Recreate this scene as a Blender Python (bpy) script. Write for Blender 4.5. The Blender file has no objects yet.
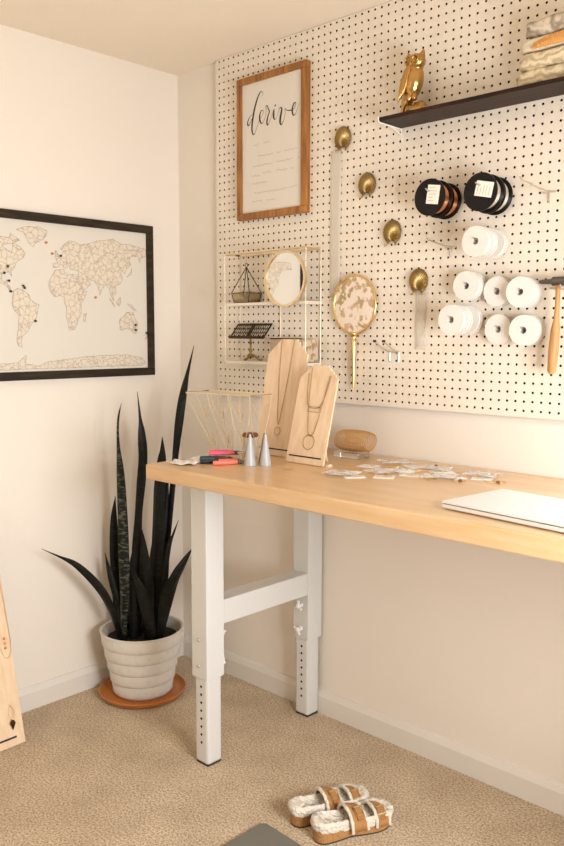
import bpy, bmesh, math, random
from mathutils import Vector, Matrix
from mathutils.geometry import tessellate_polygon
random.seed(7)
SC = bpy.context.scene
COL = SC.collection
PI = math.pi

# ---------------------------------------------------------------- camera
cam_d = bpy.data.cameras.new('camera')
cam = bpy.data.objects.new('camera', cam_d); COL.objects.link(cam)
YAW, PITCH, ROLL = math.radians(133.742), math.radians(-6.224), math.radians(0.145)
f_ = Vector((math.cos(PITCH)*math.cos(YAW), math.cos(PITCH)*math.sin(YAW), math.sin(PITCH)))
r0 = Vector((math.sin(YAW), -math.cos(YAW), 0)); u0 = r0.cross(f_)
r_ = r0*math.cos(ROLL)+u0*math.sin(ROLL); u_ = -r0*math.sin(ROLL)+u0*math.cos(ROLL)
m = Matrix((r_, u_, -f_)).transposed().to_4x4(); m.translation = (2.5794, -2.1048, 1.3312)
cam.matrix_world = m
cam_d.sensor_fit = 'HORIZONTAL'; cam_d.sensor_width = 36; cam_d.lens = 818.81*36/564
cam_d.clip_start = 0.02; cam_d.clip_end = 50
SC.camera = cam
# ---------------------------------------------------------------- world, lights, exposure
w = bpy.data.worlds.new('world'); SC.world = w; w.use_nodes = True
w.node_tree.nodes['Background'].inputs[0].default_value = (0.75, 0.87, 1.0, 1)
w.node_tree.nodes['Background'].inputs[1].default_value = 0.6
def area(name, loc, target, sx, sy, energy, color, spread=180):
    l = bpy.data.lights.new(name, 'AREA'); l.shape = 'RECTANGLE'; l.size = sx; l.size_y = sy
    l.energy = energy; l.color = color; l.spread = math.radians(spread)
    o = bpy.data.objects.new(name, l); COL.objects.link(o); o.location = loc
    o.rotation_euler = (Vector(target)-Vector(loc)).to_track_quat('-Z', 'Z').to_euler()
    return o
WX = 2.85                                       # room's window wall
WY0, WY1, WZ0, WZ1 = -1.42, -0.62, 0.70, 1.45
area('window_daylight', (WX+0.10, (WY0+WY1)/2, (WZ0+WZ1)/2), (WX-1, (WY0+WY1)/2, (WZ0+WZ1)/2-0.1), WZ1-WZ0, WY1-WY0, 52, (0.93, 0.96, 1.0))
area('rear_fill_light', (0.9, -3.56, 1.5), (1.0, -2.5, 1.4), 1.3, 1.1, 7, (1.0, 0.88, 0.72))  # warm fill light, added at the unseen rear opening
lamp = bpy.data.lights.new('warm_fill_light', 'POINT'); lamp.energy = 3; lamp.color = (1.0, 0.80, 0.55); lamp.shadow_soft_size = 0.14
lo = bpy.data.objects.new('warm_fill_light', lamp); COL.objects.link(lo); lo.location = (1.7, -2.4, 2.05)  # weak warm fill added overhead to tint the shade, no fixture modelled
SC.view_settings.view_transform = 'Standard'; SC.view_settings.look = 'None'
SC.view_settings.gamma = 1; SC.view_settings.use_curve_mapping = False
SC.view_settings.exposure = 0.36

# ---------------------------------------------------------------- materials
def mat(name, col, rough=0.6, metal=0.0, noise=None, bump=None, trans=0.0, alpha=1.0, coat=0.0, emit=None, spec=0.5, sss=0):
    M = bpy.data.materials.new(name); M.use_nodes = True
    nt = M.node_tree; b = nt.nodes['Principled BSDF']
    b.inputs['Base Color'].default_value = (*col, 1); b.inputs['Roughness'].default_value = rough
    b.inputs['Metallic'].default_value = metal; b.inputs['Transmission Weight'].default_value = trans
    b.inputs['Alpha'].default_value = alpha; b.inputs['Coat Weight'].default_value = coat
    b.inputs['Specular IOR Level'].default_value = spec
    tc = None
    if noise or bump:
        tc = nt.nodes.new('ShaderNodeTexCoord')
    if noise:                                   # (scale, colour2, stretch xyz, low, high)
        sc_, c2, st, lo_, hi_ = noise
        mp = nt.nodes.new('ShaderNodeMapping'); mp.inputs['Scale'].default_value = st
        n = nt.nodes.new('ShaderNodeTexNoise'); n.inputs['Scale'].default_value = sc_; n.inputs['Detail'].default_value = 6
        rp = nt.nodes.new('ShaderNodeValToRGB'); rp.color_ramp.elements[0].position = lo_; rp.color_ramp.elements[1].position = hi_
        rp.color_ramp.elements[0].color = (*col, 1); rp.color_ramp.elements[1].color = (*c2, 1)
        nt.links.new(tc.outputs['Object'], mp.inputs[0]); nt.links.new(mp.outputs[0], n.inputs[0])
        nt.links.new(n.outputs[0], rp.inputs[0]); nt.links.new(rp.outputs[0], b.inputs['Base Color'])
    if bump:                                    # (scale, strength, distance)
        n2 = nt.nodes.new('ShaderNodeTexNoise'); n2.inputs['Scale'].default_value = bump[0]; n2.inputs['Detail'].default_value = 5
        bp = nt.nodes.new('ShaderNodeBump'); bp.inputs['Strength'].default_value = bump[1]; bp.inputs['Distance'].default_value = bump[2]
        nt.links.new(tc.outputs['Object'], n2.inputs[0]); nt.links.new(n2.outputs[0], bp.inputs['Height']); nt.links.new(bp.outputs[0], b.inputs['Normal'])
    return M

M_wall = mat('wall_paint', (0.80, 0.725, 0.63), 0.62, bump=(160, 0.2, 0.0012), spec=0.35)
M_ceil = mat('ceiling_paint', (0.84, 0.74, 0.60), 0.9, bump=(120, 0.3, 0.002))
M_trim = mat('trim_paint', (0.72, 0.665, 0.59), 0.4)
M_peg = mat('pegboard_paint', (0.78, 0.695, 0.58), 0.38, bump=(60, 0.08, 0.001))
M_hole = mat('hardboard_hole_shade', (0.035, 0.018, 0.009), 0.95, spec=0.1)  # hardboard edges, taken near black to paint the shade inside holes
M_wood = mat('maple_top', (0.65, 0.405, 0.195), 0.3, noise=(5, (0.73, 0.495, 0.275), (1, 9, 9), 0.35, 0.65), coat=0.15)
M_wood_e = M_wood
M_ply = mat('birch_ply', (0.80, 0.60, 0.40), 0.5, noise=(6, (0.72, 0.50, 0.31), (9, 9, 1), 0.4, 0.7))
M_walnut = mat('walnut', (0.018, 0.008, 0.005), 0.5, noise=(8, (0.045, 0.018, 0.010), (1, 10, 10), 0.4, 0.7), spec=0.2)
M_oak = mat('stained_pine', (0.20, 0.070, 0.014), 0.5, noise=(7, (0.42, 0.175, 0.035), (12, 12, 1), 0.35, 0.65))
M_mapfr = mat('map_frame_wood', (0.022, 0.014, 0.008), 0.6, noise=(9, (0.045, 0.030, 0.015), (3, 1, 8), 0.4, 0.7), spec=0.2)
M_white = mat('white_enamel', (0.66, 0.645, 0.61), 0.35)
M_white_m = mat('white_plastic', (0.86, 0.82, 0.76), 0.4)
M_paper = mat('paper', (0.86, 0.80, 0.70), 0.8)
M_sign = mat('sign_paper', (0.74, 0.675, 0.59), 0.75)
M_ink = mat('ink', (0.012, 0.010, 0.008), 0.6)
M_faint = mat('faint_ink', (0.44, 0.39, 0.32), 0.8)
M_gold = mat('gold', (0.80, 0.55, 0.22), 0.28, 1.0)
M_goldp = mat('pale_gold', (0.86, 0.70, 0.46), 0.32, 1.0)
M_brass = mat('antique_brass', (0.34, 0.225, 0.08), 0.42, 0.85, bump=(90, 0.3, 0.002))
M_darkbr = mat('dark_bronze', (0.07, 0.045, 0.02), 0.42, 0.85)
M_black = mat('black_plastic', (0.006, 0.004, 0.004), 0.35, spec=0.25)
M_copper = mat('copper_wire', (0.80, 0.36, 0.16), 0.3, 1.0)
M_silver = mat('silver_wire', (0.80, 0.78, 0.75), 0.3, 1.0)
M_spool = mat('white_spool', (0.76, 0.71, 0.65), 0.3)
M_steel = mat('steel', (0.50, 0.48, 0.45), 0.3, 1.0)
M_gun = mat('gunmetal', (0.16, 0.15, 0.14), 0.35, 1.0)
M_zinc = mat('zinc_wire', (0.62, 0.58, 0.52), 0.35, 0.9)
M_hick = mat('hickory', (0.52, 0.27, 0.09), 0.45, noise=(10, (0.38, 0.17, 0.05), (8, 8, 1), 0.4, 0.7))
M_pot = mat('glazed_pot', (0.70, 0.645, 0.57), 0.45, noise=(60, (0.60, 0.56, 0.50), (1, 1, 1), 0.5, 0.8))
M_terra = mat('terracotta_glaze', (0.50, 0.17, 0.035), 0.35)
M_soil = mat('soil', (0.020, 0.012, 0.008), 0.95, bump=(80, 1, 0.01))
M_clear = mat('clear_acrylic', (0.98, 0.96, 0.93), 0.05, trans=0.95)
M_frost = mat('frosted_plastic', (0.88, 0.80, 0.69), 0.45, alpha=0.42)
M_mirror = mat('mirror_glass', (0.93, 0.93, 0.92), 0.02, 1.0)
M_pink = mat('pink_grip', (0.80, 0.12, 0.20), 0.4)
M_coral = mat('coral_grip', (0.86, 0.19, 0.13), 0.4)
M_teal = mat('teal_grip', (0.004, 0.16, 0.24), 0.4)
M_navy = mat('black_grip', (0.012, 0.012, 0.022), 0.4)
M_cone = mat('grey_enamel_cone', (0.42, 0.42, 0.41), 0.35)
M_coned = mat('dark_grey_cone', (0.20, 0.17, 0.14), 0.4)
M_lap = mat('laptop_shell', (0.82, 0.80, 0.78), 0.3, 0.3)
M_lapd = mat('laptop_dark', (0.03, 0.02, 0.015), 0.4)
M_brown = mat('brown_wood_lid', (0.17, 0.065, 0.02), 0.45)
M_cork = mat('cork', (0.42, 0.21, 0.07), 0.8, noise=(160, (0.26, 0.12, 0.04), (1, 1, 1), 0.5, 0.7))
M_suede = mat('tan_suede', (0.40, 0.19, 0.06), 0.85, bump=(250, 0.4, 0.002))
M_fur = mat('shearling', (0.80, 0.72, 0.60), 0.95, bump=(110, 1.0, 0.012))
M_rubber = mat('dark_sole', (0.03, 0.02, 0.015), 0.7)
M_matm = mat('grey_mat', (0.16, 0.15, 0.12), 0.85, bump=(180, 0.5, 0.003))
M_tissue = mat('white_tissue', (0.90, 0.89, 0.88), 0.6)

def carpet():
    M = mat('carpet', (0.60, 0.46, 0.32), 0.98, spec=0.1); nt = M.node_tree; b = nt.nodes['Principled BSDF']
    tc = nt.nodes.new('ShaderNodeTexCoord')
    v = nt.nodes.new('ShaderNodeTexNoise'); v.inputs['Scale'].default_value = 165; v.inputs['Detail'].default_value = 4; v.inputs['Roughness'].default_value = 0.7
    n = nt.nodes.new('ShaderNodeTexNoise'); n.inputs['Scale'].default_value = 7; n.inputs['Detail'].default_value = 5
    rp = nt.nodes.new('ShaderNodeValToRGB'); e = rp.color_ramp.elements
    e[0].position = 0.37; e[0].color = (0.44, 0.31, 0.18, 1); e[1].position = 0.59; e[1].color = (0.95, 0.77, 0.55, 1)
    mx = nt.nodes.new('ShaderNodeMixRGB'); mx.blend_type = 'MULTIPLY'; mx.inputs[0].default_value = 1
    rp2 = nt.nodes.new('ShaderNodeValToRGB'); rp2.color_ramp.elements[0].position = 0.3; rp2.color_ramp.elements[0].color = (0.82, 0.80, 0.78, 1)
    rp2.color_ramp.elements[1].position = 0.7
    bp = nt.nodes.new('ShaderNodeBump'); bp.inputs['Strength'].default_value = 0.9; bp.inputs['Distance'].default_value = 0.012
    L = nt.links.new
    L(tc.outputs['Object'], v.inputs[0]); L(tc.outputs['Object'], n.inputs[0]); L(v.outputs[0], rp.inputs[0]); L(n.outputs[0], rp2.inputs[0])
    L(rp.outputs[0], mx.inputs[1]); L(rp2.outputs[0], mx.inputs[2]); L(mx.outputs[0], b.inputs['Base Color'])
    L(v.outputs[0], bp.inputs['Height']); L(bp.outputs[0], b.inputs['Normal'])
    return M
M_carpet = carpet()

def leafmat(name, dark, light, scale):
    M = mat(name, dark, 0.5, spec=0.25); nt = M.node_tree; b = nt.nodes['Principled BSDF']
    tc = nt.nodes.new('ShaderNodeTexCoord'); mp = nt.nodes.new('ShaderNodeMapping'); mp.inputs['Scale'].default_value = (1, 1, 3.2)
    n = nt.nodes.new('ShaderNodeTexNoise'); n.inputs['Scale'].default_value = scale; n.inputs['Detail'].default_value = 3
    rp = nt.nodes.new('ShaderNodeValToRGB'); e = rp.color_ramp.elements
    e[0].position = 0.5; e[0].color = (*dark, 1); e[1].position = 0.66; e[1].color = (*light, 1)
    L = nt.links.new; L(tc.outputs['Object'], mp.inputs[0]); L(mp.outputs[0], n.inputs[0]); L(n.outputs[0], rp.inputs[0]); L(rp.outputs[0], b.inputs['Base Color'])
    return M
M_leaf = leafmat('dark_leaf', (0.004, 0.0045, 0.003), (0.010, 0.012, 0.008), 28)
M_leafm = leafmat('mottled_leaf', (0.006, 0.008, 0.005), (0.11, 0.115, 0.08), 46)

def floral():
    M = mat('floral_print', (0.74, 0.60, 0.47), 0.6); nt = M.node_tree; b = nt.nodes['Principled BSDF']
    tc = nt.nodes.new('ShaderNodeTexCoord'); n = nt.nodes.new('ShaderNodeTexNoise'); n.inputs['Scale'].default_value = 44; n.inputs['Detail'].default_value = 6
    n2 = nt.nodes.new('ShaderNodeTexNoise'); n2.inputs['Scale'].default_value = 14
    rp = nt.nodes.new('ShaderNodeValToRGB'); e = rp.color_ramp.elements; e[0].position = 0.50; e[0].color = (0, 0, 0, 1); e[1].position = 0.56; e[1].color = (1, 1, 1, 1)
    rp2 = nt.nodes.new('ShaderNodeValToRGB'); e = rp2.color_ramp.elements; e[0].position = 0.45; e[0].color = (0.40, 0.29, 0.13, 1); e[1].position = 0.6; e[1].color = (0.62, 0.40, 0.26, 1)
    mx = nt.nodes.new('ShaderNodeMixRGB'); mx.inputs[1].default_value = (0.80, 0.68, 0.56, 1)
    L = nt.links.new; L(tc.outputs['Object'], n.inputs[0]); L(tc.outputs['Object'], n2.inputs[0]); L(n.outputs[0], rp.inputs[0]); L(n2.outputs[0], rp2.inputs[0])
    L(rp.outputs[0], mx.inputs[0]); L(rp2.outputs[0], mx.inputs[2]); L(mx.outputs[0], b.inputs['Base Color'])
    return M
M_floral = floral()
def landmat():
    M = mat('map_land', (0.80, 0.72, 0.60), 0.8); nt = M.node_tree; b = nt.nodes['Principled BSDF']
    tc = nt.nodes.new('ShaderNodeTexCoord'); v = nt.nodes.new('ShaderNodeTexVoronoi'); v.feature = 'DISTANCE_TO_EDGE'; v.inputs['Scale'].default_value = 50
    nz = nt.nodes.new('ShaderNodeTexNoise'); nz.inputs['Scale'].default_value = 60
    ad = nt.nodes.new('ShaderNodeMixRGB'); ad.blend_type = 'ADD'; ad.inputs[0].default_value = 0.02
    rp = nt.nodes.new('ShaderNodeValToRGB'); e = rp.color_ramp.elements; e[0].position = 0.0; e[0].color = (0.44, 0.35, 0.25, 1); e[1].position = 0.09; e[1].color = (0.70, 0.61, 0.49, 1)
    L = nt.links.new; L(tc.outputs['Object'], ad.inputs[1]); L(nz.outputs[1], ad.inputs[2]); L(ad.outputs[0], v.inputs['Vector']); L(v.outputs[0], rp.inputs[0]); L(rp.outputs[0], b.inputs['Base Color'])
    return M
M_land = landmat()
M_coast = mat('map_coast_line', (0.27, 0.20, 0.13), 0.8)
M_sea = mat('map_sea', (0.69, 0.635, 0.55), 0.75)
def stripemat(name, c1, c2, scale, dist=6):
    M = mat(name, c1, 0.9, bump=(60, 0.6, 0.006)); nt = M.node_tree; b = nt.nodes['Principled BSDF']
    tc = nt.nodes.new('ShaderNodeTexCoord'); v = nt.nodes.new('ShaderNodeTexWave'); v.inputs['Scale'].default_value = scale; v.inputs['Distortion'].default_value = dist
    v.inputs['Detail'].default_value = 3; v.bands_direction = 'Z'; v.inputs['Detail Scale'].default_value = 2
    rp = nt.nodes.new('ShaderNodeValToRGB'); e = rp.color_ramp.elements; e[0].color = (*c1, 1); e[1].color = (*c2, 1)
    L = nt.links.new; L(tc.outputs['Object'], v.inputs[0]); L(v.outputs[1], rp.inputs[0]); L(rp.outputs[0], b.inputs['Base Color'])
    return M
M_knit = stripemat('cream_knit', (0.46, 0.36, 0.21), (0.76, 0.64, 0.44), 14, 9)
M_print = stripemat('taupe_print', (0.30, 0.24, 0.17), (0.66, 0.57, 0.44), 8, 14)
M_fringe = mat('orange_fringe', (0.72, 0.35, 0.10), 0.9, bump=(120, 1, 0.006))

# ---------------------------------------------------------------- mesh helpers
def link(name, bm, material, parent=None, loc=None, smooth=None, bevel=None, recalc=True):
    if recalc: bmesh.ops.recalc_face_normals(bm, faces=bm.faces[:])
    me = bpy.data.meshes.new(name); bm.to_mesh(me); bm.free()
    for mm in (material if isinstance(material, (list, tuple)) else [material]): me.materials.append(mm)
    if smooth:
        me.shade_smooth(); me.set_sharp_from_angle(angle=math.radians(smooth))
    o = bpy.data.objects.new(name, me); COL.objects.link(o)
    if parent: o.parent = parent
    if loc is not None: o.location = loc
    if bevel:
        b = o.modifiers.new('bevel', 'BEVEL'); b.width = bevel; b.segments = 2; b.limit_method = 'ANGLE'
    return o
def thing(name, label, cat, loc=(0, 0, 0), rot=(0, 0, 0), group=None):
    o = bpy.data.objects.new(name, None); COL.objects.link(o); o.location = loc; o.rotation_euler = rot
    o.empty_display_size = 0.05
    o['label'] = label; o['category'] = cat
    if group: o['group'] = group
    return o
def tag(o, label, cat, group=None, kind=None):
    o['label'] = label; o['category'] = cat
    if group: o['group'] = group
    if kind: o['kind'] = kind
    return o
def struct(o): o['kind'] = 'structure'; return o
def dup(root, loc=None, rot=None, label=None):
    r = root.copy(); COL.objects.link(r)
    if loc is not None: r.location = loc
    if rot is not None: r.rotation_euler = rot
    if label: r['label'] = label
    for ch in list(root.children):
        c = ch.copy(); COL.objects.link(c); c.parent = r
        for g in list(ch.children):
            d = g.copy(); COL.objects.link(d); d.parent = c
    return r
def box(bm, x0, x1, y0, y1, z0, z1, M=None, mi=0):
    vs = [bm.verts.new(Vector(p) if M is None else M @ Vector(p)) for p in
          [(x0,y0,z0),(x1,y0,z0),(x1,y1,z0),(x0,y1,z0),(x0,y0,z1),(x1,y0,z1),(x1,y1,z1),(x0,y1,z1)]]
    for f in [(0,3,2,1),(4,5,6,7),(0,1,5,4),(1,2,6,5),(2,3,7,6),(3,0,4,7)]:
        bm.faces.new([vs[i] for i in f]).material_index = mi
    return bm
def B(*a, **k): return box(bmesh.new(), *a, **k)
def basis(d):
    d = Vector(d).normalized(); a = Vector((0, 0, 1)) if abs(d.z) < 0.9 else Vector((1, 0, 0))
    x = a.cross(d).normalized(); return x, d.cross(x), d
def tube(bm, pts, r, seg=6, closed=False, caps=True, mi=0):
    pts = [Vector(p) for p in pts]; n = len(pts); rings = []
    rr = r if isinstance(r, (list, tuple)) else [r]*n
    px = None
    for i in range(n):
        a = pts[(i-1) % n] if (closed or i > 0) else pts[i]; b = pts[(i+1) % n] if (closed or i < n-1) else pts[i]
        d = (b-a)
        if d.length < 1e-9: d = Vector((0, 0, 1))
        d.normalize()
        if px is None: px, py, _ = basis(d)
        else:
            px = (px - d*px.dot(d))
            if px.length < 1e-6: px = basis(d)[0]
            px.normalize(); py = d.cross(px)
        rings.append([bm.verts.new(pts[i]+(px*math.cos(2*PI*k/seg)+py*math.sin(2*PI*k/seg))*rr[i]) for k in range(seg)])
    for i in range(n if closed else n-1):
        A, Bq = rings[i], rings[(i+1) % n]
        for k in range(seg):
            f = bm.faces.new((A[k], A[(k+1) % seg], Bq[(k+1) % seg], Bq[k])); f.material_index = mi
    if caps and not closed:
        bm.faces.new(rings[0][::-1]).material_index = mi; bm.faces.new(rings[-1]).material_index = mi
    return bm
def T(*a, **k): return tube(bmesh.new(), *a, **k)
def lathe(bm, prof, seg=32, M=None, mi=0, close=False):
    rings = []
    for (r, z) in prof:
        if r < 1e-6: rings.append([bm.verts.new((M @ Vector((0, 0, z))) if M else (0, 0, z))])
        else:
            rings.append([bm.verts.new((M @ Vector(p)) if M else p) for p in
                          [(r*math.cos(2*PI*k/seg), r*math.sin(2*PI*k/seg), z) for k in range(seg)]])
    N = len(rings)
    for i in range(N if close else N-1):
        a, b = rings[i], rings[(i+1) % N]
        for k in range(seg):
            k2 = (k+1) % seg
            if len(a) == 1 and len(b) == 1: continue
            if len(a) == 1: f = (a[0], b[k], b[k2])
            elif len(b) == 1: f = (a[k], a[k2], b[0])
            else: f = (a[k], a[k2], b[k2], b[k])
            bm.faces.new(f).material_index = mi
    return bm
def prism(bm, poly, t, M=None, mi=0):
    """polygon in local xz, thickness t along +y"""
    M = M or Matrix()
    a = [bm.verts.new(M @ Vector((x, 0, z))) for x, z in poly]; b = [bm.verts.new(M @ Vector((x, t, z))) for x, z in poly]
    bm.faces.new(a).material_index = mi; bm.faces.new(b[::-1]).material_index = mi
    n = len(poly)
    for i in range(n): bm.faces.new((a[i], b[i], b[(i+1) % n], a[(i+1) % n])).material_index = mi
    return bm
def ellipsoid(bm, c, r, M=None, seg=16):
    g = bmesh.ops.create_uvsphere(bm, u_segments=seg, v_segments=max(8, seg//2+2), radius=1)['verts']
    mm = Matrix.Translation(c) @ (M or Matrix()) @ Matrix.Diagonal((*r, 1))
    bmesh.ops.transform(bm, matrix=mm, verts=g); return bm
def cr(pts, n=6):
    out = []
    P = [pts[0]] + list(pts) + [pts[-1]]
    for i in range(1, len(P)-2):
        p0, p1, p2, p3 = P[i-1:i+3]
        for k in range(n):
            t = k/n
            out.append(tuple(0.5*((2*b)+(c-a)*t+(2*a-5*b+4*c-d)*t*t+(3*b-a-3*c+d)*t**3) for a, b, c, d in zip(p0, p1, p2, p3)))
    out.append(tuple(pts[-1])); return out
def rotm(a, ax): return Matrix.Rotation(a, 4, ax)
def Tm(*v): return Matrix.Translation(v)
def circle(c, r, axis='y', n=24, rz=None):
    o = []
    for k in range(n):
        a = 2*PI*k/n; u, v = r*math.cos(a), (rz or r)*math.sin(a)
        o.append({'y': (c[0]+u, c[1], c[2]+v), 'z': (c[0]+u, c[1]+v, c[2]), 'x': (c[0], c[1]+u, c[2]+v)}[axis])
    return o

# ---------------------------------------------------------------- room
H = 2.325; FY = -3.5
struct(link('floor', B(-0.1, WX+0.1, FY-0.1, 0.1, -0.1, 0), M_carpet))
struct(link('ceiling', B(-0.1, WX+0.1, FY-0.1, 0.1, H, H+0.1), M_ceil))
struct(link('wall_left', B(-0.1, 0, FY, 0, 0, H), M_wall))
struct(link('wall_back', B(-0.1, WX+0.1, 0, 0.1, 0, H), M_wall))
bm = B(WX, WX+0.1, FY, WY0, 0, H); box(bm, WX, WX+0.1, WY1, 0, 0, H); box(bm, WX, WX+0.1, WY0, WY1, 0, WZ0); box(bm, WX, WX+0.1, WY0, WY1, WZ1, H)
struct(link('wall_right', bm, M_wall))
bm = B(-0.1, 0.25, FY-0.1, FY, 0, H); box(bm, 1.55, WX+0.1, FY-0.1, FY, 0, H); box(bm, 0.25, 1.55, FY-0.1, FY, 0, 0.95); box(bm, 0.25, 1.55, FY-0.1, FY, 2.05, H)
struct(link('wall_front', bm, M_wall))
def winframe(name, pts, ax):
    (a0, a1, z0, z1, c) = pts; bm = bmesh.new(); t = 0.05
    def bb(p0, p1, q0, q1):
        if ax == 'x': box(bm, c-0.02, c+0.06, p0, p1, q0, q1)
        else: box(bm, p0, p1, c-0.06, c+0.02, q0, q1)
    bb(a0-t, a0, z0-t, z1+t); bb(a1, a1+t, z0-t, z1+t); bb(a0, a1, z0-t, z0); bb(a0, a1, z1, z1+t); bb((a0+a1)/2-0.015, (a0+a1)/2+0.015, z0, z1)
    struct(link(name, bm, M_trim))
winframe('window_1', (WY0, WY1, WZ0, WZ1, WX), 'x')
winframe('rear_fill_window', (0.25, 1.55, 0.95, 2.05, FY), 'y')  # unseen rear window, added to go with the fill light
def baseboard(name, p0, p1, axis, pos, s):
    prof = [(0, 0), (0.014, 0), (0.014, 0.062), (0.010, 0.072), (0.006, 0.082), (0, 0.084)]
    bm = bmesh.new(); A = []
    for q in (p0, p1):
        A.append([bm.verts.new(((q, pos+s*d, z) if axis == 'x' else (pos+s*d, q, z))) for d, z in prof])
    n = len(prof)
    for i in range(n): bm.faces.new((A[0][i], A[0][(i+1) % n], A[1][(i+1) % n], A[1][i]))
    bm.faces.new(A[0]); bm.faces.new(A[1][::-1])
    struct(link(name, bm, M_trim))
baseboard('baseboard_left', FY, 0, 'y', 0, 1)
baseboard('baseboard_back', 0.014, WX, 'x', 0, -1)
baseboard('baseboard_right', FY, -0.014, 'y', WX, -1)
baseboard('baseboard_front', 0.014, WX-0.014, 'x', FY, 1)

# ---------------------------------------------------------------- pegboard
PX0, PZ0, IN = 0.26035, 2.3151, 0.0254
BX0, BX1 = 0.2415, 2.672; BZ0, BZ1 = 1.1035, H-0.001
PY = -0.012; PT = 0.006; PF = PY-PT                 # back plane, thickness, front face y
NC = 95; NR = 48; HR = 0.0036
verts, faces, mids = [], [], []
for i in range(NC):
    for j in range(NR):
        cx, cz = PX0+i*IN, PZ0-j*IN; h = IN/2; base = len(verts)
        l = (BX0-cx) if i == 0 else -h; r = (BX1-cx) if i == NC-1 else h
        t = (BZ1-cz) if j == 0 else h; b = (BZ0-cz) if j == NR-1 else -h
        verts += [(cx+r, PF, cz+t), (cx+l, PF, cz+t), (cx+l, PF, cz+b), (cx+r, PF, cz+b)]
        for k in range(12):
            a = PI/4+2*PI*k/12; verts.append((cx+HR*math.cos(a), PF, cz+HR*math.sin(a)))
        for k in range(12):
            a = PI/4+2*PI*k/12; verts.append((cx+HR*math.cos(a), PY, cz+HR*math.sin(a)))
        for q in range(4):
            s = [4+(3*q+3-k) % 12 for k in range(4)]
            faces.append([base+q, base+(q+1) % 4]+[base+x for x in s]); mids.append(0)
        for k in range(12):
            faces.append([base+4+k, base+4+(k+1) % 12, base+16+(k+1) % 12, base+16+k]); mids.append(1)
verts += [(BX0, -0.001, BZ0), (BX1, -0.001, BZ0), (BX1, -0.001, BZ1), (BX0, -0.001, BZ1)]; faces.append([len(verts)-4, len(verts)-3, len(verts)-2, len(verts)-1]); mids.append(1)  # sheet added behind the board, its dark colour stands in for shade
for (x0, x1, z0, z1) in [(BX0, BX0, BZ0, BZ1), (BX1, BX1, BZ0, BZ1), (BX0, BX1, BZ0, BZ0), (BX0, BX1, BZ1, BZ1)]:
    s = len(verts)
    verts += [(x0, PF, z0), (x1, PF, z1), (x1, 0, z1), (x0, 0, z0)]; faces.append([s, s+1, s+2, s+3]); mids.append(2)
me = bpy.data.meshes.new('pegboard'); me.from_pydata(verts, [], faces); me.update()
for mm in (M_peg, M_hole, M_hole): me.materials.append(mm)
me.polygons.foreach_set('material_index', mids)
peg = bpy.data.objects.new('pegboard', me); COL.objects.link(peg)
tag(peg, 'white painted pegboard sheet full of dark round holes covering the wall above desk', 'pegboard')

# ---------------------------------------------------------------- desk
DZ = 0.945; DX0, DX1 = 0.620, 2.50; DY0 = -0.645
desk = thing('desk', 'long maple-topped workbench on white adjustable steel legs against the pegboard wall', 'desk', (0.620, 0, 0))
link('tabletop', B(0, DX1-DX0, DY0, -0.004, DZ-0.045, DZ), M_wood, desk, bevel=0.004)
def legframe(ox):
    def leg(y0, y1, lower_in, face):
        bm = B(ox, ox+0.071, y0, y1, 0.28, DZ-0.045)
        lg = link('leg', bm, M_white, desk, bevel=0.003)
        lw = link('leg_extension', B(ox+0.006, ox+0.065, y0+0.006, y1-0.006, 0.005, 0.283), M_white, lg, bevel=0.008)
        bm = bmesh.new()
        for k in range(8):
            M = Tm(ox+0.036, y0+0.0065, 0.252-0.0257*k) @ rotm(PI/2, 'X'); lathe(bm, [(0, 0), (0.0042, 0), (0.0042, 0.0012), (0, 0.0012)], 10, M)
        link('adjustment_hole', bm, M_hole, lg)
        link('foot_cap', B(ox+0.009, ox+0.062, y0+0.009, y1-0.009, 0, 0.006), M_rubber, lg)
        for z in (0.402, 0.319):
            if face > 0:
                bm = bmesh.new(); lathe(bm, [(0, 0), (0.006, 0), (0.005, 0.004), (0, 0.005)], 12, Tm(ox+0.034, y0-0.0002, z) @ rotm(PI/2, 'X'))
                link('bolt_head', bm, M_zinc, lg, smooth=40)
            yk = y1 if face > 0 else y0; s = 1 if face > 0 else -1
            M = Tm(ox+0.040, yk, z) @ rotm(-s*PI/2, 'X')
            bm = bmesh.new(); lathe(bm, [(0, 0), (0.008, 0), (0.007, 0.012), (0.009, 0.014), (0.009, 0.022), (0.004, 0.026), (0, 0.026)], 14, M)
            for q in range(3):
                Mq = M @ rotm(q*2*PI/3+z*9, 'Z'); box(bm, 0.003, 0.019, -0.0035, 0.0035, 0.013, 0.021, Mq)
            link('clamp_knob', bm, M_white_m, lg, smooth=40, bevel=0.001)
    leg(-0.537, -0.466, 0, 1); leg(-0.079, -0.008, 0, -1)
    link('crossbar', B(ox+0.002, ox+0.069, -0.466, -0.079, 0.443, 0.519), M_white, desk, bevel=0.003)
    link('top_bracket', B(ox+0.002, ox+0.069, -0.46, -0.085, DZ-0.085, DZ-0.0455), M_white, desk)
legframe(0.076); legframe(1.70)

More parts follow.
